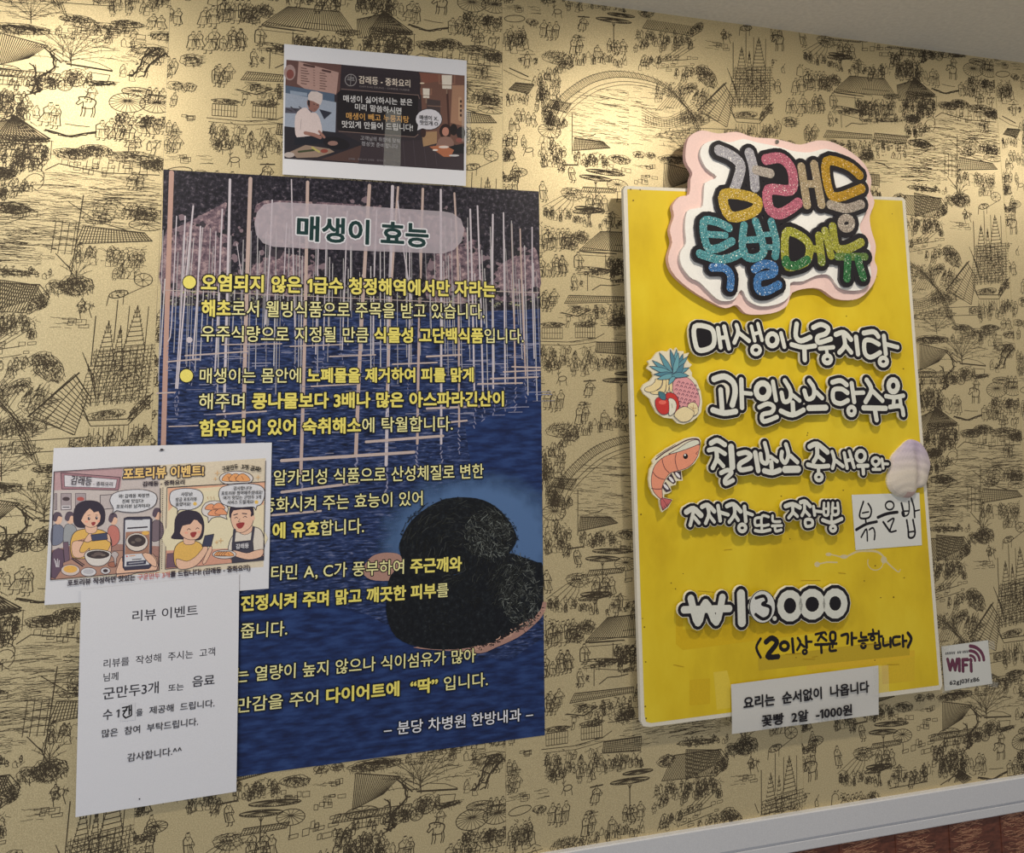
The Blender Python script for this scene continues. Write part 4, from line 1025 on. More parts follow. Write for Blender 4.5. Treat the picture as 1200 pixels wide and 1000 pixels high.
b.ell(1010, 570, 36, 44, c(40, 26, 28)); b.ell(1010, 572, 20, 26, c(160, 112, 98)); b.poly([(960, 640), (980, 605), (1040, 605), (1058, 660), (960, 665)], c(120, 92, 84), 2); b.ell(1058, 560, 22, 34, c(26, 20, 24)); b.ell(1100, 580, 26, 36, c(28, 24, 30)); b.poly([(1030, 660), (1118, 640), (1118, 700), (1040, 700)], c(24, 24, 30)); b.ell(1090, 622, 20, 14, c(120, 72, 66))
b.poly([(915, 660), (1000, 650), (1060, 680), (1040, 720), (1000, 720)], c(150, 92, 66)); b.ell(1000, 662, 30, 8, c(190, 176, 170)); b.ell(950, 680, 16, 5, c(196, 190, 186)); b.ell(1060, 712, 30, 6, c(170, 168, 170))
# dark notice panel
b.poly([(395, 235), (480, 225), (860, 262), (850, 350), (400, 322)], c(42, 36, 42)); b.poly([(378, 345), (395, 330), (850, 362), (842, 590), (820, 600), (392, 572), (376, 552)], c(28, 25, 30))
b.stroke([(400, 322), (600, 338), (850, 358), (858, 380)], 4, c(110, 92, 88)); b.stroke([(385, 570), (600, 586), (830, 604), (850, 588)], 4, c(110, 92, 88))
b.stroke(ring(455, 270, 33, 34, 24), 4, c(132, 128, 130), closed=True); b.stroke([(432, 268), (478, 274)], 3, c(120, 118, 120)); b.stroke([(456, 240), (453, 300)], 3, c(120, 118, 120))
b.text('감래', (434, 268), (476, 272), 20, c(130, 126, 128)); b.ell(912, 500, 80, 64, c(40, 36, 42)); b.ell(912, 500, 76, 60, c(182, 180, 188)); b.poly([(850, 530), (880, 550), (845, 565)], c(182, 180, 188))
b.make('printed_photo', M_PRINT, s1, L1)['kind'] = 'stuff'
b = Build(P1, 0.9); b.crop = F; G_ = c(192, 190, 192)
b.text('감래등 - 중화요리', (500, 290), (808, 314), 45, c(200, 188, 176)); b.text('GAM RAE DEUNG - CHINESE CUISINE', (505, 313), (800, 336), 13, c(110, 102, 104))
b.text('매생이 싫어하시는 분은', (408, 398), (818, 421), 40, G_); b.text('미리 말씀하시면', (475, 446), (755, 472), 39, G_)
b.text('매생이 빼고 누룽지탕', (425, 500), (797, 522), 40, c(186, 142, 84)); b.text('맛있게 만들어 드립니다!', (400, 549), (820, 571), 41, G_)
b.text('고객님의 취향에 맞춰', (510, 622), (745, 642), 26, c(140, 138, 144)); b.text('정성껏 준비합니다', (516, 655), (730, 674), 26, c(140, 138, 144))
b.text('감래등 - 중화요리 감래등 - 중화요리', (440, 738), (660, 750), 12, c(104, 98, 104))
b.text('매생이 X,', (855, 502), (968, 510), 27, BLACK); b.text('맛있게 O', (858, 533), (966, 541), 27, BLACK)
b.make('lettering', M_PRINT, s1, L1)['kind'] = 'stuff'
# crumpled clear tape down its lower middle and on its right edge
def tape(name, parent, L0, plane, quad, off, wrinkle=0.5, n=9):
    b = Build(plane, off); v = []
    for i in range(n + 1):
        row = []
        for j in range(4):
            p = lerp(lerp(quad[0], quad[1], j / 3), lerp(quad[3], quad[2], j / 3), i / n)
            row.append(plane.at(p[0], p[1], off + wrinkle * rp.random()))
        v.append(row)
    for i in range(n):
        for j in range(3): b.face3([v[i][j], v[i + 1][j], v[i + 1][j + 1], v[i][j + 1]], (1, 1, 1))
    return b.make(name, M_TAPE, parent, L0)
tape('clear_tape', s1, L1, P1, [(452, 128), (470, 130), (469, 196), (449, 194)], 0.95, 1.6, 24)
tape('clear_tape', s1, L1, P1, [(541, 128), (551, 130), (551, 168), (541, 166)], 0.95, 0.5, 8)

# ------------------------------------------------------------------ comic review event sheet
P2 = tilt([3.2, 3.0, 4.2], [(63, 525), (318, 519), (60, 709)])
s2 = root_for('event_sheet', 'white landscape sheet with two-panel comic about photo reviews', 'notice', P2, 185, 700)
L2 = loc_of(s2)
b = Build(P2, 0); b.slab([(63, 525.2), (318.6, 518.8), (314.8, 690), (52, 709.4)], 0.2, WHITE, c(150, 150, 155)); b.make('paper', M_PAPER, s2, L2)
F = Crop(40, 510, 4.138)
b = Build(P2, 0.01); b.crop = F
OUT = c(52, 44, 54); SKIN = c(206, 168, 146); HAIR = c(52, 46, 58); TEE = c(202, 162, 88); CRM = c(196, 184, 164); LW = 3.2
def sh(pts, fill, sm=3, lw=LW, line=OUT):
    b.poly(pts, fill, sm); b.stroke(smooth(pts, True, sm) if sm else pts, lw, line, closed=True)
b.poly([(97, 178), (620, 145), (1123, 112), (1112, 640), (80, 705)], CRM)
b.poly([(97, 178), (610, 150), (606, 655), (80, 702)], c(178, 168, 166))                       # left panel
b.poly([(97, 178), (430, 160), (418, 262), (95, 268)], c(168, 138, 142)); b.poly([(82, 560), (250, 520), (610, 540), (606, 655), (80, 702)], c(148, 112, 104))
sh([(130, 182), (418, 205), (408, 268), (134, 262)], c(146, 110, 118), 0); sh([(146, 194), (402, 216), (394, 258), (148, 250)], c(192, 188, 194), 0, 2)
for x in (100, 130, 200):
    sh([(x, 283), (x + (50 if x > 100 else 10), 283), (x + (50 if x > 100 else 10), 362), (x, 364)], c(150, 138, 142), 0, 2)
    if x > 100: b.ell(x + 25, 310, 18, 10, c(70, 58, 62) if x == 130 else c(160, 84, 78)); b.poly([(x + 4, 342), (x + 46, 342), (x + 46, 358), (x + 4, 360)], c(190, 186, 190)); b.stroke([(x + 10, 350), (x + 40, 350)], 5, OUT)
sh([(320, 292), (390, 288), (390, 355), (322, 362)], c(170, 160, 160), 0, 3)
# background diners
for x, y, s_, body in ((112, 400, 1, c(108, 112, 130)), (172, 398, 1, c(140, 142, 146)), (382, 405, .9, c(176, 110, 102)), (595, 380, .9, c(110, 96, 104))):
    sh([(x - 28 * s_, y + 130), (x - 26 * s_, y + 50), (x, y + 32), (x + 30 * s_, y + 50), (x + 36 * s_, y + 100), (x + 10, y + 130)], body, 3, 2.2)
    b.ell(x + 4, y + 8, 20 * s_, 26 * s_, SKIN); b.poly([(x - 24 * s_, y + 8), (x - 12, y - 24), (x + 14, y - 24), (x + 24 * s_, y - 2), (x + 6, y - 6), (x - 6, y + 20)], c(84, 72, 84), 3)
sh([(85, 600), (95, 560), (140, 556), (140, 680), (84, 690)], c(92, 74, 90), 2, 2); sh([(440, 500), (520, 498), (520, 610), (440, 600)], c(104, 92, 106), 0, 2); sh([(140, 520), (165, 518), (172, 600), (150, 640)], c(104, 84, 98), 0, 2)
# table things
sh([(140, 620), (260, 570), (430, 560), (600, 590), (606, 655), (100, 700), (140, 640)], c(160, 124, 110), 0, 2)
# girl, left
sh([(180, 580), (176, 520), (196, 472), (250, 455), (330, 462), (372, 500), (372, 560), (340, 590), (210, 600)], TEE, 3)
sh([(192, 420), (196, 360), (222, 328), (270, 318), (318, 330), (342, 370), (340, 420), (320, 440), (300, 445), (250, 448), (212, 446)], HAIR, 3)
sh([(250, 430), (252, 470), (280, 478), (304, 466), (300, 430)], SKIN, 2, 2); sh([(222, 400), (232, 360), (275, 352), (316, 366), (322, 408), (302, 440), (270, 448), (240, 432)], SKIN, 3, 2.4)
b.poly([(215, 405), (228, 355), (270, 336), (322, 362), (326, 400), (312, 370), (290, 376), (270, 356), (240, 388), (230, 412)], HAIR, 2)
b.ell(266, 405, 6, 8, OUT); b.ell(303, 402, 6, 8, OUT); b.ell(268, 402, 2, 3, WHITE); b.ell(305, 399, 2, 3, WHITE); b.ell(254, 420, 9, 5, c(214, 150, 130)); b.ell(312, 418, 7, 5, c(214, 150, 130)); b.poly([(278, 424), (298, 422), (292, 438), (282, 438)], c(140, 60, 60), 3); b.stroke([(260, 390), (272, 388)], 2.5, OUT); b.stroke([(298, 388), (308, 389)], 2.5, OUT)
sh([(186, 520), (230, 512), (262, 520), (290, 500), (282, 482), (268, 478), (250, 500), (220, 560), (240, 570), (270, 548), (240, 590), (200, 594), (184, 570)], SKIN, 3, 2.4)
sh([(372, 530), (352, 510), (338, 488), (352, 478), (368, 492), (374, 560), (356, 590), (340, 592)], SKIN, 3, 2.4); sh([(276, 484), (352, 474), (356, 506), (282, 514)], c(64, 68, 92), 1, 3)
sh([(244, 582), (262, 562), (308, 555), (356, 562), (374, 576), (362, 612), (330, 634), (284, 634), (256, 614)], c(196, 190, 186), 3); b.ell(310, 580, 56, 20, c(60, 52, 54)); b.ell(312, 576, 22, 8, c(96, 84, 82)); b.ell(290, 584, 14, 6, c(92, 80, 78)); b.ell(335, 582, 12, 5, c(110, 98, 92))
for x, y, rx, ry, cc in ((176, 655, 44, 26, c(190, 176, 172)), (264, 664, 36, 20, c(192, 190, 194)), (346, 658, 22, 15, c(186, 182, 186)), (380, 628, 20, 12, c(150, 100, 84))):
    b.ell(x, y, rx + 2.5, ry + 2.5, OUT, n=24); b.ell(x, y, rx, ry, cc, n=24)
b.ell(176, 650, 34, 18, c(206, 160, 84)); b.ell(264, 662, 26, 12, c(170, 168, 174)); b.ell(346, 658, 12, 8, c(66, 54, 58)); b.stroke([(184, 600), (236, 636)], 6, OUT); b.stroke([(192, 596), (244, 630)], 4, OUT)
for i in range(4): b.stroke([(98 + i * 8, 600 + (i % 2) * 8), (108 + i * 4, 640)], 3, c(196, 190, 196))
sh([(372, 580), (384, 566), (398, 566), (410, 580), (400, 596), (394, 640), (386, 596)], c(170, 160, 160), 2, 2)
# phone in a hand
sh([(400, 690), (410, 620), (428, 590), (440, 640), (540, 650), (530, 590), (560, 570), (594, 600), (592, 660), (500, 668)], SKIN, 2, 2.6)
sh([(436, 404), (452, 398), (560, 396), (572, 408), (568, 636), (556, 648), (440, 656), (430, 640)], c(60, 58, 74), 1, 3); b.poly([(442, 412), (562, 408), (558, 628), (438, 638)], c(190, 190, 196)); b.poly([(475, 400), (530, 398), (526, 412), (478, 412)], c(60, 58, 74))
b.poly([(444, 470), (560, 464), (558, 572), (440, 580)], c(150, 112, 96)); b.ell(498, 520, 56, 46, OUT); b.ell(498, 519, 53, 43, c(196, 186, 178)); b.ell(498, 512, 44, 30, c(62, 54, 56)); b.ell(505, 508, 16, 10, c(96, 86, 82)); b.ell(480, 520, 10, 6, c(96, 86, 82)); b.ell(540, 475, 18, 10, c(204, 160, 84))
b.stroke([(454, 452), (548, 446)], 7, OUT); b.ell(450, 588, 4, 4, c(190, 70, 60)); b.stroke([(462, 587), (490, 584)], 4, c(190, 130, 80)); b.stroke([(476, 604), (520, 600)], 4, OUT); b.poly([(448, 614), (544, 606), (542, 626), (448, 634)], c(58, 58, 76)); b.stroke([(460, 623), (530, 616)], 5, c(150, 150, 160))
sh([(524, 576), (560, 574), (590, 604), (592, 640), (556, 620)], SKIN, 2, 2.6)
# divider and right panel
for i in range(40): b.stroke([(624 - i * .15, 255 + i * 10), (624 - i * .15, 259 + i * 10)], 3, OUT, lift=False)
sh([(645, 256), (1120, 226), (1112, 605), (636, 650)], c(206, 192, 164), 0, 3); b.poly([(648, 258), (1118, 229), (1112, 340), (900, 250), (760, 262), (650, 370)], c(204, 156, 130)); b.poly([(700, 300), (880, 270), (1060, 330), (1100, 430), (1105, 560), (650, 560), (650, 430)], c(204, 194, 166), 2); b.poly([(640, 560), (1113, 545), (1110, 606), (638, 648)], c(190, 140, 122))
sh([(645, 575), (680, 572), (690, 640), (640, 644)], c(104, 80, 94), 0, 2)
# girl, right
sh([(676, 590), (686, 540), (720, 515), (770, 512), (812, 530), (824, 580), (800, 620), (740, 640), (690, 640)], TEE, 3)
sh([(666, 500), (680, 470), (684, 410), (706, 376), (752, 366), (800, 378), (822, 420), (822, 470), (808, 505), (770, 510), (720, 505)], HAIR, 3); sh([(728, 490), (726, 525), (750, 532), (778, 524), (776, 490)], SKIN, 2, 2)
sh([(700, 462), (716, 420), (760, 408), (806, 420), (814, 460), (796, 500), (758, 508), (722, 494)], SKIN, 3, 2.4); b.poly([(694, 470), (704, 400), (750, 376), (816, 410), (820, 440), (800, 425), (780, 405), (758, 432), (720, 440), (706, 480)], HAIR, 2)
b.stroke([(742, 460), (750, 453), (758, 459)], 3, OUT); b.stroke([(784, 456), (792, 449), (800, 455)], 3, OUT); b.ell(738, 474, 9, 5, c(214, 150, 130)); b.ell(800, 470, 8, 5, c(214, 150, 130)); b.poly([(758, 474), (788, 470), (778, 494), (764, 494)], c(140, 56, 56), 3)
sh([(690, 600), (740, 612), (782, 590), (812, 556), (826, 534), (840, 540), (838, 566), (800, 620), (760, 644), (700, 648)], SKIN, 3, 2.4); sh([(846, 550), (860, 538), (862, 560), (832, 620), (816, 618)], SKIN, 2, 2.2); sh([(828, 488), (872, 480), (858, 540), (814, 540)], c(58, 60, 80), 1, 3)
# cook, right
sh([(940, 560), (955, 500), (990, 462), (1040, 446), (1090, 452), (1112, 490), (1112, 560), (1060, 600), (960, 605)], c(196, 188, 178), 3)
sh([(985, 448), (1060, 440), (1052, 470), (1020, 484), (992, 470)], SKIN, 2, 2); sh([(952, 400), (960, 362), (1050, 352), (1064, 390), (1054, 440), (1012, 472), (972, 460)], SKIN, 3, 2.6); b.poly([(946, 396), (948, 356), (970, 340), (1050, 336), (1064, 360), (1064, 400), (1050, 392), (1046, 362), (966, 366), (956, 400)], HAIR, 2)
b.stroke([(968, 388), (986, 382)], 5, HAIR); b.stroke([(1010, 380), (1030, 382)], 5, HAIR); b.stroke([(972, 404), (980, 397), (988, 403)], 3, OUT); b.stroke([(1014, 400), (1022, 393), (1032, 399)], 3, OUT); b.poly([(980, 430), (1020, 424), (1008, 450), (990, 452)], c(140, 56, 56), 3); b.ell(1062, 402, 8, 12, SKIN); b.stroke([(998, 406), (990, 420), (1000, 422)], 2.2, OUT)
sh([(960, 520), (1060, 510), (1064, 560), (1112, 590), (1112, 606), (960, 620), (958, 590)], c(62, 60, 72), 1, 3); b.stroke([(972, 460), (966, 522)], 13, c(62, 60, 72)); b.stroke([(1064, 448), (1056, 512)], 13, c(62, 60, 72))
sh([(1112, 555), (1100, 590), (1040, 604), (980, 590), (950, 574), (970, 558), (1030, 572), (1070, 560)], SKIN, 3, 2.6)
def dump(cx, cy, rx, ry, n=3):
    b.ell(cx, cy, rx + 3, ry + 3, OUT, n=24); b.ell(cx, cy, rx, ry, c(196, 190, 188), n=24)
    for i in range(n):
        x = cx - rx * .42 + i * rx * .84 / max(1, n - 1); sh([(x - rx * .42, cy + ry * .35), (x - rx * .3, cy - ry * .4), (x, cy - ry * .7), (x + rx * .32, cy - ry * .2), (x + rx * .38, cy + ry * .4)], c(206, 146, 96), 3, 2.4); b.stroke([(x - rx * .1, cy - ry * .3), (x + rx * .02, cy + ry * .2)], 3, c(150, 92, 60))
dump(922, 578, 56, 20, 5); dump(980, 210, 80, 34, 3)
sh([(812, 362), (830, 330), (870, 318), (915, 326), (942, 356), (930, 392), (936, 408), (905, 396), (862, 402), (845, 425), (843, 398), (820, 386)], c(196, 190, 188), 2, 3); 
for x, y in ((858, 350), (896, 345), (872, 378), (906, 372)): sh([(x - 28, y + 10), (x - 18, y - 10), (x + 6, y - 16), (x + 28, y + 4), (x + 24, y + 14)], c(206, 140, 104), 3, 2.4)
# speech balloons
sh([(368, 320), (384, 285), (440, 268), (530, 265), (588, 285), (594, 320), (570, 352), (500, 374), (430, 372), (400, 366), (378, 382), (386, 358)], c(192, 192, 198), 3); sh([(657, 300), (672, 270), (735, 258), (800, 268), (820, 300), (806, 340), (760, 362), (705, 362), (694, 382), (694, 356), (664, 336)], c(192, 192, 198), 3)
sh([(896, 280), (912, 252), (980, 238), (1070, 238), (1112, 258), (1116, 300), (1100, 335), (1080, 344), (1074, 364), (1060, 348), (980, 352), (916, 335), (900, 310)], c(192, 192, 198), 3)
for x, y, r in ((888, 185, 12), (878, 212, 7), (1085, 205, 10), (905, 512, 12), (885, 520, 8)): b.stroke([(x - r, y), (x + r, y)], 2.5, c(200, 160, 110)); b.stroke([(x, y - r), (x, y + r)], 2.5, c(200, 160, 110))
for x in (840, 856, 870): b.stroke([(x, 298), (x + 4, 312)], 2.5, c(180, 150, 120))
b.stroke([(97, 178), (430, 157), (610, 148)], 3.5, OUT); b.stroke([(97, 178), (80, 702), (606, 655), (612, 258)], 3.5, OUT); b.stroke([(645, 254), (1122, 226)], 3, OUT); b.stroke([(1122, 124), (1112, 606)], 3, OUT)
b.ell(780, 333, 9, 9, c(206, 170, 90)); b.ell(1078, 325, 9, 9, c(206, 170, 90))
b.make('printed_comic', M_PRINT, s2, L2)['kind'] = 'stuff'
b = Build(P2, 3.1 * 0 + b.h); b.crop = F
b.text('포토리뷰 이벤트!', (430, 216), (824, 199), 54, c(212, 178, 112), OUT, .16, bold=1); b.text('감래등 - 중화요리', (525, 250), (732, 239), 24, OUT, bold=1)
b.text('감래등', (174, 240), (278, 246), 44, OUT); b.text('- 중화요리', (285, 245), (382, 248), 20, OUT)
b.text([('포토리뷰 작성하면 맛있는 ', 1, None), ('구운만두 3개', 0, c(170, 70, 62)), ('를 드립니다! (감래등 - 중화요리)', 1, None)], (160, 733), (1048, 656), 30, OUT)
for tx, x, w, y in (('와! 감래등 짜장면', 484, 150, 306), ('진짜 맛있다!', 478, 105, 331), ('포토리뷰 남겨야지!', 480, 165, 356), ('사장님!', 740, 56, 296), ('방금 포토리뷰', 737, 104, 322), ('올렸어요!', 722, 74, 345), ('감사합니다!', 1010, 90, 268), ('포토리뷰 참여해주셨네요!', 1006, 200, 292), ('여기 맛있는 군만두 3개', 1008, 186, 314), ('서비스 드릴게요!', 1000, 130, 336)):
    b.text(tx, (x - w / 2, y), (x + w / 2, y - w * .03), 19, BLACK, bold=0)
b.text('구운만두', (912, 178), (990, 164), 25, BLACK, bold=1); b.text('3개 공짜!', (1002, 164), (1096, 180), 25, BLACK, bold=1); b.text('감래등', (978, 552), (1042, 546), 24, c(186, 184, 190), bold=1)
b.make('lettering', M_PRINT, s2, L2)['kind'] = 'stuff'

# ------------------------------------------------------------------ plain printed review notice
P3 = tilt([6.0, 5.2, 7.5], [(95, 691), (280, 673), (88, 957)])
s3 = root_for('review_notice', 'white portrait sheet of plain black text overlapping the comic sheet', 'notice', P3, 183, 942)
L3 = loc_of(s3)
b = Build(P3, 0); b.slab([(95, 691), (280.5, 673), (277, 928), (88.4, 958)], 0.2, WHITE, c(150, 150, 155)); b.make('paper', M_PAPER, s3, L3)
F = Crop(80, 670, 3.333); b = Build(P3, 0.02); b.crop = F; TK = c(44, 42, 50)
b.text('리뷰 이벤트', (245, 197), (508, 172), 43, TK); b.text('리뷰를  작성해  주시는  고객', (134, 378), (577, 328), 33, TK); b.text('님께', (134, 431), (198, 424), 32, TK)
b.text('군만두3개', (133, 502), (358, 474), 46, TK, bold=0); b.text('또는', (389, 470), (452, 463), 28, TK); b.text('음료', (482, 452), (573, 443), 42, TK)
b.text('수', (133, 582), (174, 577), 42, TK); b.text('1', (184, 574), (201, 572.5), 40, TK); b.text('을', (264, 566), (292, 562), 28, TK); b.text('제공해  드립니다.', (315, 558), (572, 528), 30, TK)
b.text('많은  참여  부탁드립니다.', (128, 650), (508, 600), 31, TK); b.text('감사합니다.^^', (229, 744), (444, 712), 32, TK)
b.ell(278, 888, 3, 3, TK, n=8)
b.make('lettering', M_PRINT, s3, L3)['kind'] = 'stuff'
b = Build(P3, 0.35); b.crop = F; b.slab([(203, 516), (262, 512), (262, 580), (204, 586)], 0.15, c(190, 190, 196), c(160, 160, 165)); pch = b.make('correction_patch', M_PAPER, s3, L3)
b = Build(P3, 0.36); b.crop = F
for pts in ([(212, 532), (232, 528), (214, 560)], [(214, 545), (228, 541)], [(238, 524), (238, 558)], [(246, 522), (247, 560)], [(238, 542), (246, 540)], [(216, 564), (224, 572), (246, 562)]): b.stroke(pts, 6, BLACK)
b.make('handwriting', M_MARK, s3, L3)['kind'] = 'stuff'
# little tack holding the comic sheet
tk = root_for('tack', 'tiny dark pin at top centre of the comic sheet', 'tack', P2, 189.5, 529)
b = Build(P2, 1.2); b.slab(ring(189.5, 527, 1.8, 1.2, 10), 1.2, c(50, 46, 50), c(40, 38, 40)); b.stroke([(187, 528.5), (192.5, 527.5)], .8, c(60, 56, 60)); b.make('tack_head', M_PRINT, tk, loc_of(tk))

# ------------------------------------------------------------------ yellow menu board
PB = tilt([33, 33, 17], [(730, 217), (1060, 232), (751, 853)])
board = root_for('menu_board', 'yellow painted menu board with white edge and raised hand-cut Korean lettering', 'board', PB, 930, 832)
LB = loc_of(board)
outer = [(733, 218), (1057.5, 231.5), (1060.8, 234.5), (1082, 520), (1104.3, 803), (1102, 808.5), (925, 831), (762, 852.3), (754, 851.5), (751.2, 846), (744, 620), (730.4, 222)]
b = Build(PB, 0); b.slab(outer, 8, c(196, 190, 176), c(186, 180, 166)); b.make('panel', M_FOAM, board, LB)
b = Build(PB, 0.12)
b.poly([(735, 221.8), (900, 228.4), (1057.3, 235.2), (1078.4, 520), (1100.3, 803.3), (925, 826), (763, 847.6), (757, 846), (755.2, 838), (748, 620)], (1, 1, 1)); b.make('yellow_face', M_YELLOW, board, LB)
b = Build(PB, -8); b.slab([(752, 300), (1040, 310), (1070, 780), (775, 815)], 5, c(120, 110, 90)); b.make('back_batten', M_FOAM, board, LB)
# stains and glue left on the paint
b = Build(PB, 0.2); F = Crop(940, 640, 8.571); b.crop = F
b.stroke([(270, 80), (330, 95), (420, 115), (470, 95), (560, 55), (660, 50), (740, 55), (800, 90), (845, 155), (900, 210), (965, 260), (985, 235)], 20, (1, 1, 1), sm=4, tap=True); b.ell(265, 85, 30, 18, (1, 1, 1)); b.ell(420, 108, 40, 22, (1, 1, 1)); b.ell(150, 185, 28, 28, (1, 1, 1)); b.stroke([(150, 185), (250, 162), (350, 165)], 14, (1, 1, 1)); b.stroke(ring(735, 165, 78, 78, 20, 0, -20, 200), 9, (1, 1, 1)); b.ell(820, 140, 30, 36, (1, 1, 1))
b.make('glue_trace', M_STAIN, board, LB)
def pale(pts, col, off=0.2, name='paint_mark'):
    b = Build(PB, off); b.poly(pts, col); return b.make(name, M_MARK, board, LB)
pale([(836, 788), (852, 786), (857, 806), (856, 830), (840, 832)], c(200, 176, 62)); pale([(888, 771), (1050, 750), (1066, 753), (1066, 768), (889, 786)], c(172, 146, 36)); pale([(1033, 778), (1072, 769), (1072, 798), (1034, 802)], c(192, 162, 38)); pale([(792, 708), (802, 706), (800, 738), (958, 720), (990, 722), (988, 738), (800, 762), (792, 755)], c(190, 158, 24), .18); pale([(808, 797), (832, 795), (832, 825), (808, 827)], c(188, 157, 28), .18); pale([(945, 775), (1072, 762), (1072, 776), (945, 786)], c(196, 162, 40), .16)
b = Build(PB, .25)
for i in range(46): 
    x, y = 752 + rp.random() * 320, 240 + rp.random() * 580; b.ell(x, y, .5 + rp.random() * .5, .5 + rp.random() * .4, c(96, 74, 20), n=6)
for x, y in ((739, 222), (750, 222.5), (742, 235), (1047, 700), (756, 828), (757, 842), (755, 735), (751, 603), (745, 487)): b.ell(x, y, .9, .9, c(90, 66, 18), n=8)
for i in range(16):
    x, y = 770 + rp.random() * 280, 640 + rp.random() * 180; b.stroke([(x, y), (x + 6 + rp.random() * 20, y + rp.uniform(-2, 3))], .5, c(160, 126, 20), lift=False)
b.make('scuffs', M_MARK, board, LB)['kind'] = 'stuff'

CREAM = c(196, 192, 178); LET = c(192, 192, 184); INKB = c(24, 21, 26)
def word(crop, sylls, name, label, dz=10, ow=44, edge=9):
    """foam cut-out word: cream foam backing, black painted face, white strokes for every syllable"""
    back = Build(PB, dz); back.crop = crop; back.begin()
    blk = Build(PB, dz + 0.06); blk.crop = crop; blk.begin()
    pad = Build(PB, dz - 4.5); pad.crop = crop; pad.begin()
    parts = []
    for st in sylls:
        sy = Build(PB, dz + 0.35); sy.crop = crop; sy.begin()
        for pts, w, *cl in st:
            closed = bool(cl and cl[0]); sm = 4 if len(pts) > 2 and len(pts) < 9 else 0
            back.stroke(pts, w + 2 * (ow / 2 + edge / 2) , CREAM, sm=sm, closed=closed, lift=False)
            pad.stroke(pts, w * .6, CREAM, sm=sm, closed=closed, lift=False)
            blk.stroke(pts, w + ow, INKB, sm=sm, closed=closed, lift=False)
            sy.stroke(pts, w * 1.03, LET, sm=sm, closed=closed, th=0.3, side=CREAM, lift=False)
        sy.end(LET, 0.3, CREAM); parts.append(sy)
    back.end(CREAM, 4.5, CREAM, fill=True); blk.end(INKB, fill=True); pad.end(CREAM, dz - 4.6, CREAM)
    o = back.make(name, M_FOAM, board, LB, label)
    pad.make('mounting_pad', M_FOAM, o, LB)
    k = blk.make('black_outline', M_MARK, o, LB); k['kind'] = 'stuff'
    for sy in parts: sy.make('letter', M_FOAM, o, LB)
    return o
def O(cx, cy, rx, ry=None, n=14): return ring(cx, cy, rx, ry, n)
A_ = Crop(800, 365, 9.2308)
word(A_, [
    [([(95, 170), (250, 178), (302, 250), (290, 375), (165, 425), (108, 370)], 50, 1), ([(345, 185), (375, 392)], 44), ([(412, 168), (465, 402)], 44), ([(365, 290), (440, 282)], 40)],
    [([(545, 152), (562, 230), (522, 340)], 42), ([(570, 235), (680, 322)], 42), ([(705, 165), (742, 320)], 36), ([(775, 138), (820, 315)], 36), ([(725, 250), (800, 228)], 34), (O(755, 420, 44), 38, 1)],
    [(O(930, 310, 55, 66), 46, 1), ([(1025, 240), (1060, 385)], 42)]], 'foam_word', 'first three syllables of top menu line in white on black', 10.0, 64)
B_ = Crop(920, 365, 8.571)
word(B_, [
    [([(80, 130), (70, 250), (120, 298), (215, 262)], 46), ([(28, 335), (140, 362), (262, 348)], 42), ([(155, 365), (160, 488)], 44)],
    [([(245, 165), (320, 135), (392, 170), (372, 225), (290, 258), (300, 315), (420, 280)], 44), ([(310, 375), (445, 362)], 38), ([(375, 372), (382, 420)], 34), (O(385, 482, 38), 40, 1)],
    [([(470, 235), (550, 215), (622, 285)], 44), ([(550, 250), (560, 345), (505, 415)], 42), ([(570, 345), (625, 415)], 40), ([(672, 260), (692, 430)], 44)],
    [([(750, 220), (850, 208), (895, 255)], 44), ([(900, 332), (820, 292), (758, 305), (762, 420), (820, 462), (912, 415)], 42), ([(950, 250), (970, 428)], 42), ([(968, 330), (1088, 362)], 38), (O(945, 505, 38), 38, 1)]], 'foam_word', 'last four syllables of top menu line in white on black', 10.0, 59)
C_ = Crop(820, 430, 9.231); D_ = Crop(930, 430, 8.571)
word(C_, [
    [([(118, 132), (230, 105), (325, 170), (345, 280), (315, 410)], 60), ([(190, 248), (205, 450)], 52), ([(105, 465), (225, 497), (352, 480)], 56), ([(412, 138), (420, 440)], 48), ([(430, 280), (518, 290)], 40)],
    [(O(642, 258, 70, 82), 58, 1), ([(752, 160), (785, 358)], 44), ([(605, 435), (695, 398), (760, 430), (735, 488), (640, 515), (655, 588), (795, 540)], 44)],
    [([(880, 148), (940, 255), (932, 355), (870, 372), (845, 280)], 44), ([(965, 305), (1040, 365)], 40), ([(965, 388), (970, 480)], 48), ([(838, 475), (960, 518), (1082, 465)], 48)]], 'foam_word', 'first three syllables of second menu line beside the fruit', 10.0, 64)
word(D_, [
    [([(118, 140), (165, 215), (158, 300), (100, 320), (70, 240)], 42), ([(190, 255), (248, 312)], 40), ([(115, 412), (285, 408)], 52)],
    [([(350, 155), (430, 138), (492, 180)], 44), ([(500, 260), (440, 222), (362, 235), (362, 335), (430, 368), (505, 335)], 42), ([(542, 165), (568, 350)], 42), ([(570, 262), (660, 258)], 38), (O(541, 441, 34, 40), 38, 1)],
    [([(692, 132), (740, 230), (682, 350)], 44), ([(755, 245), (850, 338)], 42), ([(662, 410), (882, 415)], 46), ([(775, 430), (792, 530)], 44)],
    [(O(958, 190, 46, 60), 46, 1), ([(885, 292), (965, 305), (1060, 288)], 38), ([(965, 320), (960, 388)], 36), ([(1025, 310), (1035, 388)], 36), ([(925, 402), (1035, 395), (1060, 480)], 40)]], 'foam_word', 'last four syllables of second menu line in white on black', 10.0, 59)
E_ = Crop(815, 500, 9.231); F_ = Crop(930, 505, 10)
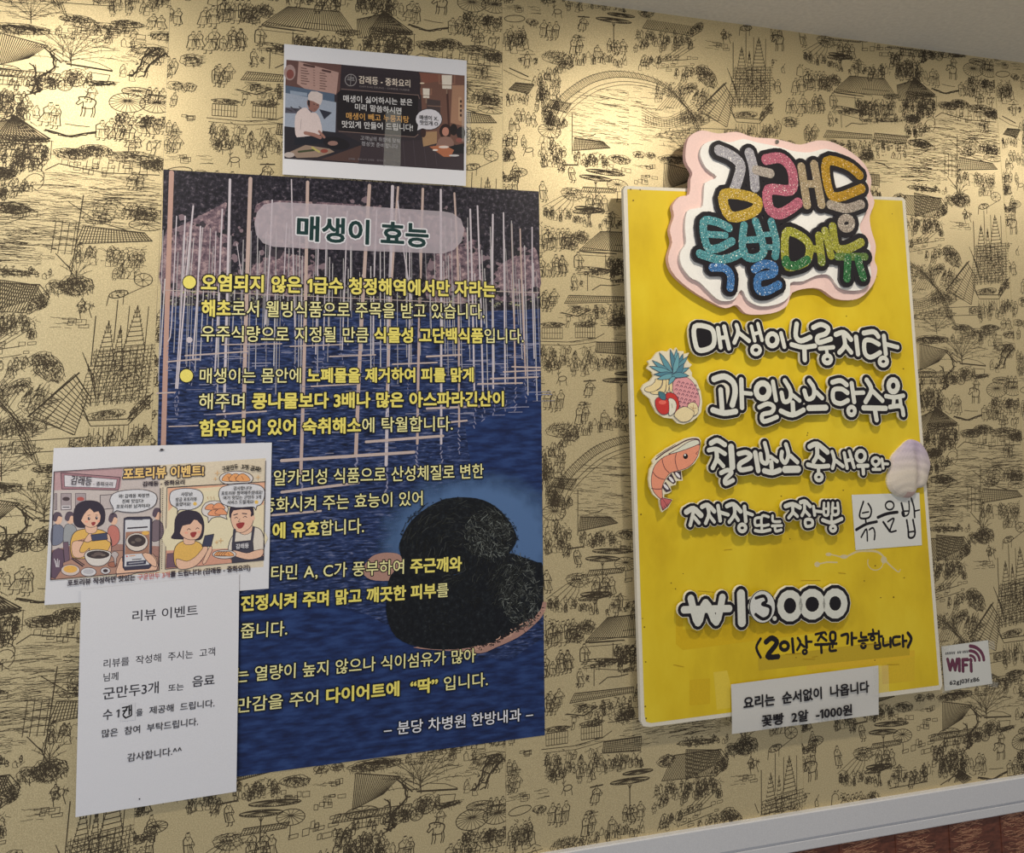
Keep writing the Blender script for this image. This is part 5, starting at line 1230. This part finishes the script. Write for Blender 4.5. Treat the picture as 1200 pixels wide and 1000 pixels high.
word(E_, [
    [([(132, 175), (200, 145), (280, 192)], 50), ([(108, 250), (190, 238), (282, 290)], 44), ([(190, 260), (192, 345), (150, 440)], 46), ([(200, 350), (265, 422)], 42), ([(348, 215), (362, 430)], 64), ([(240, 495), (310, 465), (352, 492), (285, 565), (292, 608), (368, 575)], 44)],
    [([(430, 290), (510, 275), (558, 310), (520, 350), (440, 400), (452, 462), (562, 445)], 48), ([(608, 278), (640, 470)], 50)],
    [([(665, 290), (680, 370), (730, 390), (742, 310), (710, 175)], 42), ([(772, 320), (842, 370)], 38), ([(780, 380), (785, 440)], 46), ([(705, 472), (790, 490), (872, 465)], 52)],
    [([(895, 270), (890, 340), (930, 385), (965, 300), (938, 188)], 42), ([(988, 312), (1062, 380)], 42), ([(930, 458), (1068, 455)], 68)]], 'foam_word', 'first four syllables of third menu line beside the prawn', 10.0, 59)
word(F_, [
    [([(142, 180), (230, 152), (350, 245)], 54), ([(230, 200), (228, 285), (190, 355)], 48), ([(240, 290), (305, 342)], 42), ([(122, 390), (235, 412), (362, 405)], 46), ([(245, 420), (247, 480)], 38), (O(250, 535, 38), 38, 1)],
    [([(405, 240), (430, 335), (410, 430)], 40), ([(440, 338), (530, 408)], 40), ([(545, 255), (580, 430)], 38), ([(605, 235), (660, 420)], 38), ([(570, 345), (640, 330)], 36)],
    [(O(738, 290, 52, 62), 40, 1), ([(708, 405), (820, 402)], 42), ([(765, 420), (770, 495)], 40)],
    [(O(914, 352, 42), 34, 1), ([(910, 400), (912, 430)], 26), ([(880, 445), (965, 445)], 32), ([(985, 325), (1000, 430)], 32), ([(1000, 380), (1055, 382)], 30)]], 'foam_word', 'last four syllables of third menu line, ending small by the shell', 10.0, 56)
G_ = Crop(785, 575, 10.909); H_ = Crop(885, 575, 10.909)
word(G_, [
    [([(170, 262), (260, 222), (355, 305)], 66), ([(255, 280), (218, 430)], 46), ([(270, 330), (330, 402)], 42), ([(368, 198), (440, 175), (525, 255)], 52), ([(440, 200), (455, 290), (415, 405)], 44), ([(465, 310), (525, 388)], 40), ([(572, 185), (600, 372)], 46), ([(605, 268), (700, 298)], 42)],
    [([(685, 188), (770, 165), (860, 255)], 52), ([(778, 190), (782, 290), (715, 390)], 44), ([(785, 300), (830, 368)], 40), ([(908, 195), (925, 380)], 46), ([(930, 270), (1010, 298)], 38), (O(880, 465, 44), 42, 1)],
    [([(1115, 332), (1045, 350), (1048, 430), (1110, 428)], 32), ([(1215, 325), (1135, 312), (1130, 430), (1215, 425)], 32), ([(1128, 440), (1128, 490)], 32), ([(1045, 498), (1130, 510), (1235, 490)], 36)]], 'foam_word', 'first three syllables of fourth menu line below the prawn', 10.0, 67)
word(H_, [
    [([(175, 310), (182, 380), (270, 385)], 32), ([(168, 440), (290, 435)], 32), ([(205, 450), (217, 505), (285, 490)], 32)],
    [([(340, 188), (430, 165), (522, 205)], 52), ([(430, 210), (430, 270), (380, 335)], 40), ([(440, 270), (490, 318)], 38), ([(532, 140), (590, 130), (652, 190)], 46), ([(580, 170), (580, 240), (548, 308)], 38), ([(590, 250), (645, 308)], 36), ([(695, 195), (710, 302)], 38), ([(715, 250), (795, 260)], 34), ([(595, 365), (672, 365), (678, 430), (602, 442)], 36, 1)],
    [([(830, 150), (826, 285), (880, 295), (884, 150)], 32), ([(830, 222), (885, 222)], 28), ([(942, 150), (938, 288), (1010, 280), (1002, 150)], 34), ([(940, 215), (1010, 215)], 28), ([(925, 310), (925, 370)], 32), ([(812, 365), (930, 398), (1055, 350)], 42), (O(943, 472, 34), 36, 1)]], 'foam_word', 'last three syllables of fourth menu line left of the paper note', 10.0, 61)
I_ = Crop(785, 680, 5.581)
pw = word(I_, [
    [([(120, 112), (166, 270), (216, 140), (285, 265), (325, 105)], 44), ([(75, 186), (370, 178)], 42)],
    [([(446, 82), (452, 268)], 54)], [([(520, 165), (640, 165)], 60)],
    [([(664, 242), (666, 243)], 26)],
    [(O(765, 160, 62, 78), 44, 1)], [(O(910, 150, 66, 76), 44, 1)], [(O(1060, 145, 60, 74), 44, 1)]], 'foam_price', 'raised white price on black ending in three zeros', 8.0, 42, 7)
b = Build(PB, 9.9); b.crop = I_; b.slab(ring(582, 165, 86, 108, 28), 1.6, c(20, 18, 22), c(160, 158, 150)); b.h += .06; b.poly(ring(582, 165, 81, 103, 28), c(190, 190, 186)); b.stroke([(540, 108), (590, 95), (608, 128), (582, 148), (632, 168), (626, 222), (585, 244), (538, 215)], 20, INKB, sm=4)
b.make('number_sticker', M_FOAM, board, LB, 'round white sticker with black 3 pasted over the second digit')
J_ = Crop(875, 730, 5.854); b = Build(PB, .3); b.crop = J_
for pts, w, *cl in [([(95, 110), (66, 170), (95, 238)], 14), ([(132, 132), (172, 105), (206, 140), (142, 230), (215, 232)], 26), (O(258, 160, 28), 18, 1), ([(312, 110), (320, 205)], 16), ([(350, 105), (368, 140), (346, 186)], 14), ([(370, 145), (395, 165)], 13), ([(406, 95), (411, 170)], 16), ([(415, 130), (445, 130)], 12), (O(398, 200, 14), 12, 1),
        ([(472, 80), (530, 66), (545, 80)], 12), ([(515, 75), (488, 122)], 13), ([(512, 95), (546, 122)], 13), ([(470, 150), (555, 148)], 14), ([(510, 155), (513, 205)], 14), ([(575, 70), (605, 70), (605, 120), (575, 120)], 14, 1), ([(560, 145), (615, 143)], 13), ([(590, 150), (588, 168)], 12), ([(570, 162), (572, 192), (612, 190)], 13),
        ([(650, 88), (692, 80), (690, 142)], 14), ([(720, 70), (722, 150)], 15), ([(725, 105), (752, 104)], 13), ([(785, 68), (786, 98), (820, 98)], 13), ([(768, 126), (830, 118)], 13), (O(800, 158, 15), 13, 1), ([(865, 48), (868, 66)], 12), ([(835, 80), (892, 74)], 13), (O(862, 106, 14), 12, 1), ([(905, 58), (908, 132)], 13), ([(910, 95), (928, 93)], 12), ([(880, 138), (882, 176), (915, 170), (910, 135)], 13), ([(882, 155), (912, 152)], 10),
        ([(935, 108), (938, 156), (970, 150)], 13), ([(985, 105), (986, 165)], 14), ([(1050, 96), (1006, 102), (1008, 152), (1050, 145)], 13), ([(1070, 88), (1073, 162)], 14), ([(1075, 125), (1096, 124)], 12), ([(1105, 70), (1128, 110), (1106, 166)], 16)]:
    b.stroke(pts, w * 1.3, INKB, sm=4 if 2 < len(pts) < 9 else 0, closed=bool(cl), lift=False)
b.make('marker_lettering', M_MARK, board, LB)['kind'] = 'stuff'

# ------------------------------------------------------------------ heading sign
PH = PB
H0 = 12.0
S_ = Crop(720, 140, 3.75)
sign = thing('heading_sign', 'pink cloud-shaped foam sign with glittery bubble letters above the yellow board', 'sign', list(W(PB.at(905, 365, H0))))
LS = loc_of(sign)
pinko = [(300, 122), (318, 80), (368, 56), (440, 70), (520, 62), (590, 85), (680, 92), (740, 105), (800, 118), (870, 100), (940, 108), (1020, 150), (1080, 205), (1108, 270), (1104, 320), (1122, 370), (1102, 430), (1108, 490), (1128, 560), (1122, 620), (1134, 660), (1120, 720), (1075, 775), (1025, 796), (950, 790), (890, 750), (830, 745), (762, 765), (740, 820), (690, 850), (620, 860), (560, 855), (520, 818), (470, 832), (400, 800), (340, 765), (280, 720), (236, 670), (220, 610), (238, 545), (228, 490), (246, 430), (240, 385), (272, 345), (312, 335), (318, 270), (326, 240), (298, 190)]
b = Build(PH, H0); b.crop = S_; b.slab(pinko, 9, c(206, 178, 172), c(190, 156, 154), 3); b.make('pink_backing', M_FOAM, sign, LS)
whiteo = [(352, 165), (372, 118), (430, 102), (480, 112), (540, 98), (600, 112), (690, 130), (760, 150), (830, 155), (900, 140), (975, 165), (1045, 210), (1078, 270), (1074, 330), (1084, 380), (1062, 440), (1046, 480), (1066, 520), (1094, 560), (1086, 620), (1098, 690), (1070, 745), (1015, 757), (955, 742), (915, 690), (860, 690), (800, 716), (746, 722), (742, 775), (700, 812), (620, 825), (562, 800), (532, 752), (500, 795), (440, 800), (392, 762), (350, 720), (308, 698), (268, 640), (266, 590), (290, 550), (286, 480), (296, 412), (340, 398), (364, 385), (370, 300), (385, 282), (425, 262), (380, 225)]
b = Build(PH, H0 + 6); b.crop = S_; b.slab(whiteo, 6, c(206, 204, 200), c(190, 184, 178), 3); b.make('white_backing', M_FOAM, sign, LS)
K2 = Crop(780, 150, 9.0909); L2_ = Crop(900, 150, 9.0909); M2 = Crop(780, 250, 8.333); N2 = Crop(900, 250, 8.333)
SIL = c(158, 156, 164); GLD = c(176, 146, 44); PNK = c(176, 96, 116); TAN = c(164, 146, 116); GD2 = c(178, 138, 30); TEAL = c(72, 138, 146); BLU = c(60, 112, 168); YG = c(152, 152, 50); GRN = c(44, 108, 60)
def mixc(a, b_, t): return tuple(x + (y - x) * t for x, y in zip(a, b_))
HS = [
    ('first', K2, [([(490, 272), (620, 330), (712, 420), (700, 540), (645, 700)], 108, SIL), ([(808, 300), (850, 450), (868, 660)], 104, SIL), ([(880, 480), (1030, 515)], 92, mixc(SIL, TAN, .5)), ([(545, 735), (865, 780), (865, 905), (610, 968)], 104, GLD, 1)]),
    ('second', K2, [([(985, 370), (1130, 352), (1230, 430), (1270, 560), (1240, 690), (1012, 690), (1020, 880), (1115, 940), (1220, 900), (1322, 825)], 106, PNK)]),
    ('second', L2_, [([(265, 445), (325, 845)], 88, TAN), ([(400, 420), (478, 840)], 88, TAN), ([(330, 625), (430, 625)], 70, TAN)]),
    ('third', L2_, [([(880, 532), (750, 430), (530, 392), (560, 700), (660, 762), (900, 672)], 92, GD2), ([(572, 842), (740, 882), (895, 838)], 90, mixc(TAN, SIL, .4))]),
    ('third', N2, [(ring(678, 118, 54, 54, 16), 66, mixc(TAN, SIL, .4), 1)]),
    ('fourth', M2, [([(545, 165), (430, 108), (300, 108), (330, 335), (430, 362), (572, 292)], 76, TEAL), ([(340, 225), (510, 235)], 62, TEAL), ([(262, 412), (430, 465), (560, 450), (690, 385)], 78, TEAL), ([(382, 545), (500, 552), (560, 625), (555, 740)], 74, BLU)]),
    ('fifth', M2, [([(690, 140), (672, 300), (702, 430), (800, 452), (880, 385), (835, 200), (800, 100)], 74, TEAL), ([(700, 282), (860, 272)], 60, TEAL), ([(952, 105), (1000, 300), (990, 435)], 74, TEAL), ([(870, 228), (985, 222)], 46, TEAL), ([(880, 350), (990, 350)], 50, TEAL), ([(790, 560), (885, 512), (975, 535), (965, 602), (830, 642), (828, 755), (905, 770), (1022, 712)], 78, BLU)]),
    ('sixth', N2, [([(92, 220), (200, 222), (315, 320), (300, 470), (185, 528), (95, 508)], 78, YG, 1), ([(330, 355), (410, 375)], 60, YG), ([(412, 240), (440, 490)], 78, YG), ([(470, 190), (530, 430)], 72, YG)]),
    ('seventh', N2, [([(545, 150), (580, 345), (680, 368), (820, 302)], 78, YG), ([(592, 440), (860, 440)], 66, mixc(YG, GRN, .7)), ([(692, 455), (682, 650)], 74, GRN), ([(788, 465), (840, 640)], 74, GRN)])]
blk = Build(PH, H0 + 11.0); blk.begin()
for _, cr_, sts in HS:
    blk.crop = cr_
    for pts, w, cl, *cz in sts:
        blk.stroke(pts, w + 84, INKB, sm=4 if 2 < len(pts) < 11 else 0, closed=bool(cz), th=5.0, side=c(60, 58, 64), lift=False)
blk.crop = K2; blk.stroke([(640, 830), (720, 835)], 150, INKB, lift=False); blk.stroke([(1080, 830), (1200, 780)], 120, INKB, lift=False); blk.stroke([(1090, 500), (1180, 580)], 120, INKB, lift=False); blk.crop = N2; blk.stroke([(200, 350), (200, 400)], 190, INKB, lift=False)
blk.end(INKB, 5.0, c(60, 58, 64)); blk.make('black_backing', M_MARK, sign, LS)
prev = None; cur = None
for nm, cr_, sts in HS:
    if nm != prev:
        if cur: cur.make('glitter_letter', M_GLITTER, sign, LS)
        cur = Build(PH, H0 + 11.4); prev = nm
    cur.crop = cr_
    for pts, w, cl, *cz in sts:
        cur.stroke(pts, w, cl, sm=4 if 2 < len(pts) < 11 else 0, closed=bool(cz), th=0.35, side=cl, lift=True)
    if nm == 'sixth':     # lower edge shades into green glitter
        cur.stroke([(95, 470), (95, 508), (185, 528), (300, 470)], 78, GRN, sm=4); cur.stroke([(436, 455), (440, 490)], 78, mixc(YG, GRN, .4))
cur.make('glitter_letter', M_GLITTER, sign, LS)
b = Build(PH, H0 + 2.2); b.slab(ring(905, 168.5, 2.1, 2.3, 14), 2, (.5, .5, .5)); b.make('screw', M_METAL, sign, LS)
b = Build(PH, H0 - 9); b.slab([(830, 175), (985, 182), (990, 214), (832, 208)], 24, c(150, 130, 110)); b.make('foam_spacer', M_FOAM, sign, LS)

# ------------------------------------------------------------------ fruit cut-out
fr = thing('fruit_cutout', 'foam cut-out picture of pineapple, bananas, apple and lemon on yellow board', 'decoration', list(W(PB.at(787, 495, 5.2)))); LF = loc_of(fr)
O_ = Crop(745, 400, 9.524)
b = Build(PB, 10.00); b.crop = O_
b.slab([(205, 125), (262, 108), (320, 118), (360, 80), (390, 110), (420, 72), (440, 110), (500, 112), (500, 145), (562, 130), (530, 190), (560, 240), (592, 262), (560, 300), (592, 350), (590, 390), (640, 440), (690, 560), (706, 680), (694, 790), (645, 850), (590, 892), (500, 925), (430, 912), (380, 862), (280, 850), (200, 800), (152, 710), (125, 640), (60, 590), (30, 530), (60, 480), (130, 440), (165, 390), (150, 345), (92, 305), (120, 255), (100, 225), (150, 200)], 4.5, c(200, 192, 170), c(188, 178, 150))
b.make('foam_backing', M_FOAM, fr, LF); b = Build(PB, 5.5); b.crop = O_; b.slab(ring(430, 560, 170, 190, 16), 5.0, c(190, 180, 150)); b.make('mounting_pad', M_FOAM, fr, LF)
LN = c(44, 40, 60)
def shp(b, pts, fill, sm=3, lw=5): b.poly(pts, fill, sm); b.stroke(smooth(pts, True, sm) if sm else pts, lw, LN, closed=True)
b = Build(PB, 10.05); b.crop = O_
shp(b, [(380, 480), (400, 430), (470, 392), (550, 410), (620, 480), (668, 590), (678, 680), (640, 800), (560, 820), (480, 760), (420, 640), (382, 560)], c(196, 138, 142))
for r in range(7):
    for q in range(6):
        x = 400 + q * 46 + (r % 2) * 20 + r * 8; y = 440 + r * 46 + q * 10
        if ((x - 530) / 138) ** 2 + ((y - 590) / 180) ** 2 < 1: b.stroke([(x - 16, y + 12), (x, y - 6), (x + 14, y + 4), (x + 6, y + 16)], 7, c(96, 56, 76))
b.make('pineapple_body', M_PRINT, fr, LF)
b = Build(PB, 10.70); b.crop = O_
tips = [(150, 215), (228, 128), (350, 95), (420, 90), (490, 140), (545, 170), (560, 295), (555, 385), (118, 280), (165, 370), (205, 425), (500, 250), (330, 485), (440, 130)]
tips.sort(key=lambda p: -math.hypot(p[0] - 390, p[1] - 390))
for i, (x, y) in enumerate(tips):
    bx, by = 395 + (i % 3 - 1) * 22, 385 + (i % 2) * 14; dx, dy = x - bx, y - by; l = math.hypot(dx, dy); nx, ny = -dy / l, dx / l; w = 30 if l > 150 else 24
    shp(b, [(bx - nx * w * .5, by - ny * w * .5), (bx + dx * .45 - nx * w, by + dy * .45 - ny * w - 8), (x, y), (bx + dx * .45 + nx * w, by + dy * .45 + ny * w - 8), (bx + nx * w * .5, by + ny * w * .5)], [c(84, 130, 142), c(96, 144, 154), c(72, 114, 130)][i % 3], 2, 5)
b.make('pineapple_leaves', M_PRINT, fr, LF)
b = Build(PB, 10.40); b.crop = O_; BN = c(204, 186, 140)
for pts in ([(300, 420), (330, 430), (340, 480), (325, 560), (300, 565), (308, 490)], [(340, 440), (372, 450), (372, 550), (345, 560)], [(270, 420), (302, 430), (306, 480), (290, 560), (240, 590), (160, 590), (130, 565), (220, 540), (262, 490)], [(190, 420), (250, 415), (262, 450), (240, 510), (180, 555), (110, 568), (66, 545), (80, 515), (140, 490), (180, 450)]): shp(b, pts, BN)
b.make('bananas', M_PRINT, fr, LF)
b = Build(PB, 11.00); b.crop = O_; RD = c(176, 52, 48)
shp(b, [(300, 590), (350, 572), (410, 600), (445, 680), (440, 760), (400, 800), (330, 800), (300, 700)], RD); shp(b, [(330, 640), (380, 642), (415, 690), (412, 760), (380, 810), (335, 825), (330, 740)], c(200, 196, 180)); shp(b, [(185, 650), (215, 625), (280, 640), (325, 650), (335, 720), (330, 790), (290, 815), (240, 805), (195, 750), (182, 695)], RD); b.ell(262, 680, 42, 24, c(204, 96, 84)); shp(b, [(220, 560), (280, 575), (300, 625), (285, 655), (240, 640), (222, 600)], c(64, 104, 116)); b.stroke([(365, 700), (372, 740)], 10, c(150, 150, 130))
b.make('apple', M_PRINT, fr, LF)
b = Build(PB, 11.30); b.crop = O_; LM = c(204, 188, 148)
shp(b, [(540, 715), (580, 680), (630, 690), (655, 740), (650, 800), (600, 830), (550, 790)], LM); 
for a in range(5): b.stroke([(600, 745), (600 + 36 * math.cos(a * 1.2), 745 + 40 * math.sin(a * 1.2))], 5, c(150, 110, 76))
shp(b, [(390, 820), (430, 760), (500, 728), (560, 745), (612, 790), (590, 850), (540, 890), (470, 895), (420, 860)], LM); b.make('lemon', M_PRINT, fr, LF)

# ------------------------------------------------------------------ prawn cut-out
pr = thing('prawn_cutout', 'pink cartoon prawn foam cut-out on yellow board under the fruit', 'decoration', list(W(PB.at(780, 598, 5.2)))); LQ = loc_of(pr)
P_ = Crop(750, 505, 10); b = Build(PB, 10.00); b.crop = P_
b.slab([(110, 345), (160, 285), (280, 200), (390, 140), (500, 85), (590, 66), (650, 72), (678, 110), (668, 190), (655, 290), (600, 375), (520, 435), (448, 462), (465, 575), (390, 580), (385, 625), (320, 640), (335, 700), (300, 725), (250, 735), (245, 770), (345, 795), (300, 885), (222, 945), (200, 880), (190, 800), (120, 740), (80, 650), (68, 560), (80, 450), (120, 380)], 4.5, c(204, 196, 172), c(190, 180, 150)); b.make('foam_backing', M_FOAM, pr, LQ); b = Build(PB, 5.5); b.crop = P_; b.slab([(220, 400), (380, 300), (560, 220), (560, 320), (300, 470), (180, 620)], 5.0, c(190, 180, 150)); b.make('mounting_pad', M_FOAM, pr, LQ)
b = Build(PB, 10.05); b.crop = P_; OR = c(206, 134, 108); PL_ = c(74, 44, 52)
def sp(pts, f, sm=3, lw=7): b.poly(pts, f, sm); b.stroke(smooth(pts, True, sm) if sm else pts, lw, PL_, closed=True)
sp([(215, 320), (300, 275), (385, 250), (520, 205), (655, 155), (652, 230), (636, 290), (585, 370), (505, 432), (405, 462), (315, 490), (262, 560), (225, 650), (228, 772), (200, 785), (125, 705), (98, 610), (105, 500), (140, 400)], OR)
sp([(300, 265), (400, 210), (520, 130), (620, 98), (660, 125), (655, 150), (520, 205), (385, 250)], c(196, 196, 180), 2); b.stroke([(150, 330), (250, 250), (390, 170), (500, 110), (600, 88), (655, 105), (662, 160)], 14, PL_, sm=4); b.stroke([(160, 292), (260, 225), (380, 155)], 7, PL_)
for q in ([(390, 255), (375, 320), (385, 390), (408, 455)], [(222, 315), (235, 380), (262, 440), (305, 485)], [(112, 470), (150, 520), (200, 550), (250, 562)], [(100, 665), (150, 674), (222, 672)]): b.stroke(q, 8, PL_, sm=4)
b.ell(497, 292, 28, 32, c(24, 20, 24)); b.ell(490, 278, 11, 12, c(206, 204, 200)); b.stroke([(642, 235), (618, 262), (632, 272)], 6, PL_)
b.make('prawn_body', M_PRINT, pr, LQ)
b = Build(PB, 10.50); b.crop = P_
for q, r in (([(355, 480), (440, 465), (445, 560), (400, 545)], (405, 510)), ([(275, 555), (330, 490), (380, 590), (355, 612)], (330, 562)), ([(222, 650), (262, 592), (325, 690), (270, 708)], (268, 648))):
    sp(q, c(60, 50, 58), 0, 5); b.ell(r[0], r[1], 16, 42, c(206, 202, 204), 140)
b.make('prawn_legs', M_PRINT, pr, LQ)
b = Build(PB, 10.50); b.crop = P_; sp([(225, 775), (335, 800), (290, 870), (228, 920), (205, 850), (200, 800)], c(176, 92, 92), 1); b.stroke([(225, 785), (285, 870)], 5, PL_)
for i in range(4): b.stroke([(235 + i * 20, 908 - i * 16), (228 + i * 20, 885 - i * 16)], 6, PL_)
b.make('prawn_tail', M_PRINT, pr, LQ)

# ------------------------------------------------------------------ clam shell
cl_ = thing('clam_shell', 'white and lilac clam shell stuck near right edge of yellow board', 'shell', list(W(PB.at(1065, 582, 0.3)))); LC = loc_of(cl_)
Q_ = Crop(990, 505, 6.9)
so = [(520, 68), (570, 80), (610, 108), (650, 165), (668, 220), (676, 270), (660, 350), (645, 420), (615, 455), (568, 465), (552, 500), (520, 536), (470, 538), (420, 528), (385, 508), (350, 475), (328, 415), (334, 350), (346, 290), (360, 220), (385, 180), (440, 122), (480, 85)]
so = smooth(so, True, 3); cx, cy = 500, 330
b = Build(PB, 0.3); NR = 12
rows = []
for k in range(NR + 1):
    t = k / NR; r_ = 1 - t
    row = []
    for x, y in so:
        px, py = cx + (x - cx) * r_, cy + (y - cy) * r_
        hgt = 3.5 + 13.0 * math.sqrt(max(0, 1 - (1 - t) ** 2))
        seam = math.exp(-((px - (555 + (py - 330) * .05)) / 26) ** 2) * 4.5 * min(1, t * 2.5)
        row.append((Q_.p(px, py), hgt - seam + 0.25 * math.sin(math.hypot(px - 480, py - 560) / 11) * min(1, 3 * t), px, py))
    rows.append(row)
def shell_col(x, y):
    d = math.hypot(x - 480, y - 540); t = min(1, max(0, (d - 210) / 260)); base = mixc(c(188, 178, 166), c(150, 138, 164), t)
    s_ = max(0, 1 - abs(x - (555 + (y - 330) * .05)) / 26) * .30; base = mixc(base, c(120, 104, 120), s_)
    if y > 480 and 470 < x < 560: base = mixc(base, c(160, 120, 118), .6)
    return tuple(q * (1 + .05 * math.sin(d / 9)) for q in base)
base_ring = [PB.at(*q[0], 0.3) for q in rows[0]]
first = [PB.at(*q[0], q[1]) for q in rows[0]]
n_ = len(so)
for i in range(n_): j = (i + 1) % n_; b.face3([base_ring[i], base_ring[j], first[j], first[i]][::-1], c(196, 186, 150))
for k in range(NR):
    for i in range(n_):
        j = (i + 1) % n_; A1, A2, B1, B2 = rows[k][i], rows[k][j], rows[k + 1][i], rows[k + 1][j]
        pa = [PB.at(*q[0], q[1]) for q in (A1, A2, B2, B1)]
        if k == NR - 1: pa = pa[:3]
        b.face3(pa[::-1], shell_col((A1[2] + B1[2]) / 2, (A1[3] + B1[3]) / 2))
so_ = b.make('shell_valve', M_FOAM, cl_, LC)
so_.data.update()

# ------------------------------------------------------------------ paper notes
nt_ = thing('paper_note', 'small white paper square with black brushed Korean writing on yellow board', 'note', list(W(PB.at(1041, 642, 0.5)))); LNn = loc_of(nt_)
b = Build(PB, .8); b.slab([(997.6, 580), (1077, 577.5), (1080, 639), (1002.3, 644.8)], .2, c(190, 190, 186), c(150, 150, 146)); b.make('paper', M_PAPER, nt_, LNn)
b = Build(PB, .82); b.crop = Q_
for pts, w in [([(148, 572), (118, 670), (130, 708), (195, 700), (212, 640), (186, 588)], 11), ([(140, 665), (190, 655)], 9), ([(165, 715), (170, 750)], 11), ([(90, 800), (170, 755), (255, 735)], 16), ([(130, 860), (172, 795), (180, 890)], 10), ([(195, 800), (225, 785), (240, 825), (236, 880)], 10),
               (ring(360, 604, 34, 34, 12), 10), ([(265, 700), (340, 670), (422, 658)], 17), ([(308, 738), (360, 812)], 13), ([(345, 735), (395, 710), (362, 812), (412, 808)], 10), ([(455, 585), (468, 640), (478, 690)], 13), ([(515, 570), (518, 640), (505, 680), (470, 690), (462, 655), (510, 648)], 9), ([(535, 545), (556, 620), (562, 700)], 11), ([(560, 650), (600, 640)], 9), ([(498, 722), (510, 800), (515, 860), (550, 860), (565, 820), (548, 720)], 12), ([(510, 820), (560, 812)], 9)]:
    b.stroke(pts, w * 1.35, INKB, sm=4, closed=len(pts) == 12, lift=False)
b.make('handwriting', M_MARK, nt_, LNn)['kind'] = 'stuff'

PN = tilt([20.6, 20.6, 18.2], [(857, 803), (1029, 780), (858, 861)])
bn = thing('serving_note', 'white paper strip with two black Korean lines across the board bottom edge', 'note', list(W(PN.at(944, 850)))); LN_ = loc_of(bn)
b = Build(PN, 0); pts = []
top0, top1, bo0, bo1 = (856.5, 802.2), (1029, 780), (857.6, 860.5), (1030, 837.8)
nU, nV = 16, 8; g = []
for j in range(nV + 1):
    row = []
    for i in range(nU + 1):
        p = lerp(lerp(top0, top1, i / nU), lerp(bo0, bo1, i / nU), j / nV); v = j / nV
        row.append(PN.at(p[0], p[1], 0.5 + 1.3 * math.sin(v * 3.4 + i * .12) * v + .25 * math.sin(i * .9) * v))
    g.append(row)
for j in range(nV):
    for i in range(nU): b.face3([g[j + 1][i], g[j + 1][i + 1], g[j][i + 1], g[j][i]], c(186, 184, 180))
for i in range(nU): b.face3([g[0][i], g[0][i + 1], g[0][i + 1] - PN.n * .2, g[0][i] - PN.n * .2], c(160, 158, 154))
pp = b.make('paper', M_PAPER, bn, LN_)
for p_ in pp.data.polygons: p_.use_smooth = True
b = Build(PN, 2.1); F = Crop(850, 775, 6.316); b.crop = F
b.text('요리는  순서없이  나옵니다', (128, 354), (1060, 228), 88, INKB, bold=1); b.text('꽃빵  2알  -1000원', (262, 484), (940, 396), 82, INKB, bold=1)
b.make('lettering', M_MARK, bn, LN_)['kind'] = 'stuff'
tape('clear_tape', bn, LN_, PN, [(1022, 781), (1040, 779), (1041, 812), (1023, 814)], 2.0, .4, 5)

PWf = Plane(1.2)
wf = root_for('wifi_notice', 'small white paper with purple WIFI lettering and password right of the board', 'notice', PWf, 1135, 806); LWf = loc_of(wf)
b = Build(PWf, 0); b.slab([(1103.2, 758), (1157.8, 750.4), (1163, 801.5), (1107, 810)], .25, c(184, 184, 180), c(150, 150, 146)); b.make('paper', M_PAPER, wf, LWf)
F = Crop(1095, 745, 14.29); b = Build(PWf, .02); b.crop = F; PU = c(92, 46, 66)
for pts, w in (([(218, 395), (258, 572), (300, 410), (342, 572), (378, 395)], 46), ([(412, 392), (414, 585)], 46), ([(474, 592), (470, 402), (556, 398)], 46), ([(474, 492), (540, 488)], 38), ([(608, 470), (613, 592)], 46), ([(606, 402), (607, 420)], 50)):
    b.stroke([(x + 9, y + 8) for x, y in pts], w, c(58, 28, 42)); b.stroke(pts, w, PU)
for r, w in ((235, 52), (160, 46), (85, 42)): b.stroke([(598 + r * math.sin(a) * .98, 425 - r * 1.05 * math.cos(a) + a * 0) for a in np.linspace(0.0, 1.5, 10)], w, PU)
b.text('62gj03fz86', (255, 838), (757, 772), 88, INKB, bold=1)
for x0, x1 in ((190, 340), (388, 440), (475, 572)):
    x = x0
    while x < x1: b.stroke([(x, 318 - (x - 190) * .1), (x + 6, 288 - (x - 190) * .1)], 14, c(44, 42, 46)); x += 24
b.make('lettering', M_PRINT, wf, LWf)['kind'] = 'stuff'
for q in ([(1158, 750), (1165, 752), (1166, 762), (1157, 760)], [(1158, 798), (1170, 800), (1168, 806), (1157, 804)], [(1103, 804), (1113, 803), (1114, 811), (1104, 813)], [(1102, 757), (1112, 756), (1112, 764), (1103, 765)]): tape('clear_tape', wf, LWf, PWf, q, .35, .6, 4)
